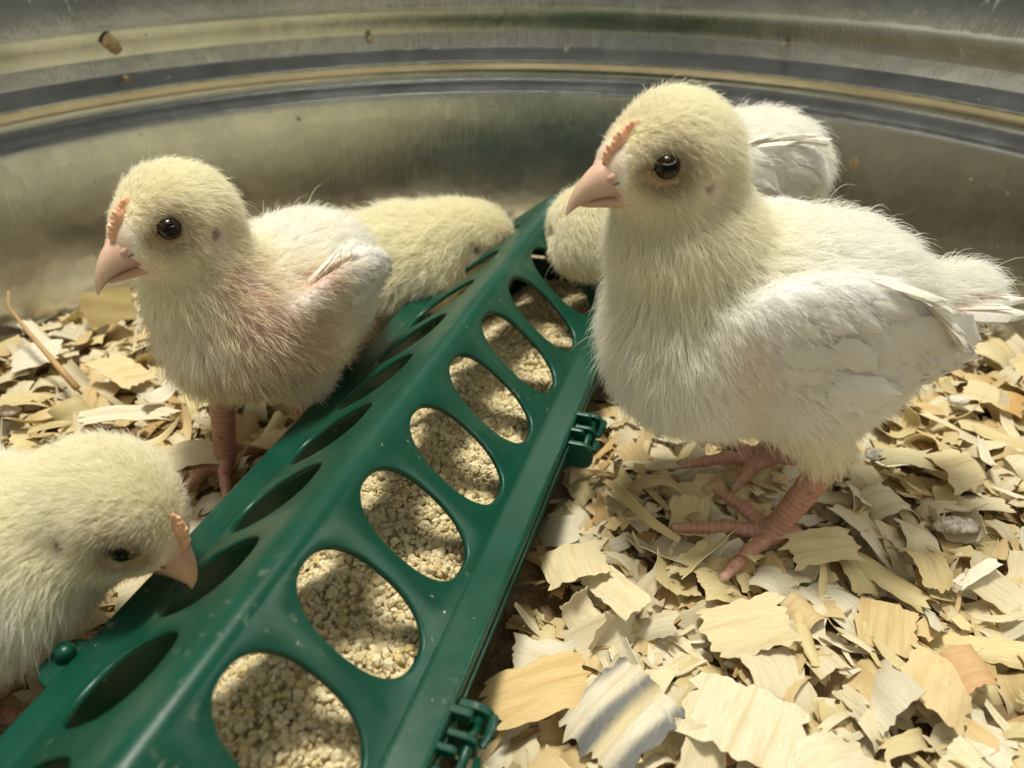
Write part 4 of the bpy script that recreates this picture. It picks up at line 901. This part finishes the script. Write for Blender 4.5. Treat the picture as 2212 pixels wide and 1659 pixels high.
ORD = ['', ', second nearest to it', ', third nearest to it', ', fourth nearest to it', ', fifth nearest to it', ', sixth nearest to it', ', seventh nearest to it', ', eighth nearest to it', ', ninth nearest to it', ', tenth nearest to it', ', eleventh nearest to it', ', twelfth nearest to it']
for (shape, w_, mk), L_ in buckets.items():
    for k, (d, _, o) in enumerate(sorted(L_, key=lambda t: t[:2])):
        o['label'] = f'{shape} {w_} {mk}' + ((', the nearest such to it' if k == 0 and len(L_) > 1 else ORD[min(k, 11)])); o['group'] = 'wood shavings loose in the litter'

def scatter():
    lib = []
    for i in range(16):
        k = i % 4
        kw = [dict(Lu=1.3, Wv=.9, curl=-.5, jag=.14, nu=5, nv=8), dict(Lu=1.5, Wv=.6, curl=-1.2, jag=.12, nu=7, nv=5), dict(Lu=1.5, Wv=.2, curl=.5, jag=.1, nu=5, nv=3, taper=.4), dict(Lu=.7, Wv=.6, curl=-.4, jag=.16, nu=4, nv=6)][k]
        lib.append(shaving(seed=300+i, solid=False, axis='u' if i % 3 else 'v', **kw))
    Vs = []; Fs = []; Us = []; Cs = []; o = 0; tl = np.array(list(TONES.values())+[(.80, .62, .40), (.9, .8, .6)])
    for i, (P, q, uv) in enumerate(lib):
        m = 560; a = rng.uniform(0, 6.283, m); rr = 29.0*np.sqrt(rng.random(m)); x = TC[0]+rr*np.cos(a); y = TC[1]+rr*np.sin(a)
        pj = np.stack([x, y], 1)@PP-PC; sj = np.stack([x, y], 1)@AX-SC; keep = ~((np.abs(pj) < 5.0) & (sj > FS_LO-.3) & (sj < FS_HI+.3)); x, y = x[keep], y[keep]; m = len(x)
        lay = rng.random(m); z = hgt(x, y)-.35+.6*lay; rz = rng.uniform(0, 6.283, m); tx = rng.normal(size=m)*.35; ty = rng.normal(size=m)*.35
        ca, sa = np.cos(rz), np.sin(rz); n3 = np.zeros((m, 3, 3)); n3[:, 0, 0] = ca; n3[:, 0, 1] = -sa; n3[:, 1, 0] = sa; n3[:, 1, 1] = ca; n3[:, 2, 2] = 1
        tlt = np.zeros((m, 3, 3)); tlt[:, 0, 0] = np.cos(ty); tlt[:, 0, 2] = np.sin(ty); tlt[:, 1, 1] = 1; tlt[:, 2, 0] = -np.sin(ty); tlt[:, 2, 2] = np.cos(ty)
        tl2 = np.zeros((m, 3, 3)); tl2[:, 0, 0] = 1; tl2[:, 1, 1] = np.cos(tx); tl2[:, 1, 2] = -np.sin(tx); tl2[:, 2, 1] = np.sin(tx); tl2[:, 2, 2] = np.cos(tx)
        s = rng.uniform(.6, 1.45, m); X = np.einsum('nij,vj->nvi', n3@tlt@tl2, P)*s[:, None, None]+np.stack([x, y, z], 1)[:, None]
        Vs.append(X.reshape(-1, 3)); Fs.append((q[None]+(np.arange(m)*len(P))[:, None, None]+o).reshape(-1, 4)); o += m*len(P)
        Us.append((uv[None]+rng.uniform(0, 60, (m, 1, 2))).reshape(-1, 2)); Cs.append(np.repeat(tl[rng.choice(6, m, p=[.28, .27, .16, .11, .10, .08])]*rng.uniform(.82, 1.0, (m, 1)), len(P), 0))
    me = quads_mesh('loose_shavings', np.concatenate(Vs), np.concatenate(Fs), WOOD); uv = np.concatenate(Us)
    l = me.uv_layers.new(name='grain'); vi = np.empty(len(me.loops), np.int32); me.loops.foreach_get('vertex_index', vi); l.data.foreach_set('uv', uv[vi].astype(np.float32).ravel())
    color_attr(me, 'tone', np.concatenate(Cs)); tag(obj('loose_shavings', me), 'mass of smaller pine shavings covering the tub floor', 'wood shavings', kind='stuff')
scatter()

# ---------------------------------------------------------------- droppings and a stem
def dropping(px, py, z, r, mat, label, seed, sq=(1, .8, .45)):
    x, y = pix(px, py, z); V, F = ico(3); V = V*(1+.42*fnoise(V+seed, 2.0)[:, None])*np.array(sq)*r
    tag(obj('dropping', mesh_from('dropping', V, F, mat), None, (x, y, z-.28)), label, 'dropping')
dropping(10, 880, 1.1, .62, DROPD, 'shiny dark brown dropping at the left edge among the shavings', 3)
dropping(2072, 1122, .8, .58, DROP, 'grey dropping with white crust on shavings above the white splinter', 8, (1.3, .7, .38))
dropping(1905, 972, .8, .45, DROP, 'small brown and white dropping just right of the large chick\'s leg', 15, (1.3, .8, .4))
dropping(2075, 855, 1.35, .40, simple('chalky_dropping', (.66, .62, .52), .8, noise=(400, .6, (.5, .45, .35)), bump=(700, .7, .0008)), 'chalky white dropping on a shaving right of the large chick\'s rump', 21, (1.2, .8, .5))
x0, y0 = pix(165, 835, 1.3); x1, y1 = pix(62, 690, 2.2)
tag(obj('straw_stem', mesh_from('straw_stem', *tube_mesh([(x0, y0, 1.2), (x0-.9, y0+.7, 1.75), (x0-1.8, y0+1.5, 2.1), ((x0+x1)/2-1.2, (y0+y1)/2+.6, 2.5), (x1-.6, y1-.2, 3.0), (x1-.5, y1+.1, 3.7)], [.16, .15, .12, .1, .08, .05], 8), STEM)), 'bent brown plant stem sticking up from the litter by the left wall', 'stem')
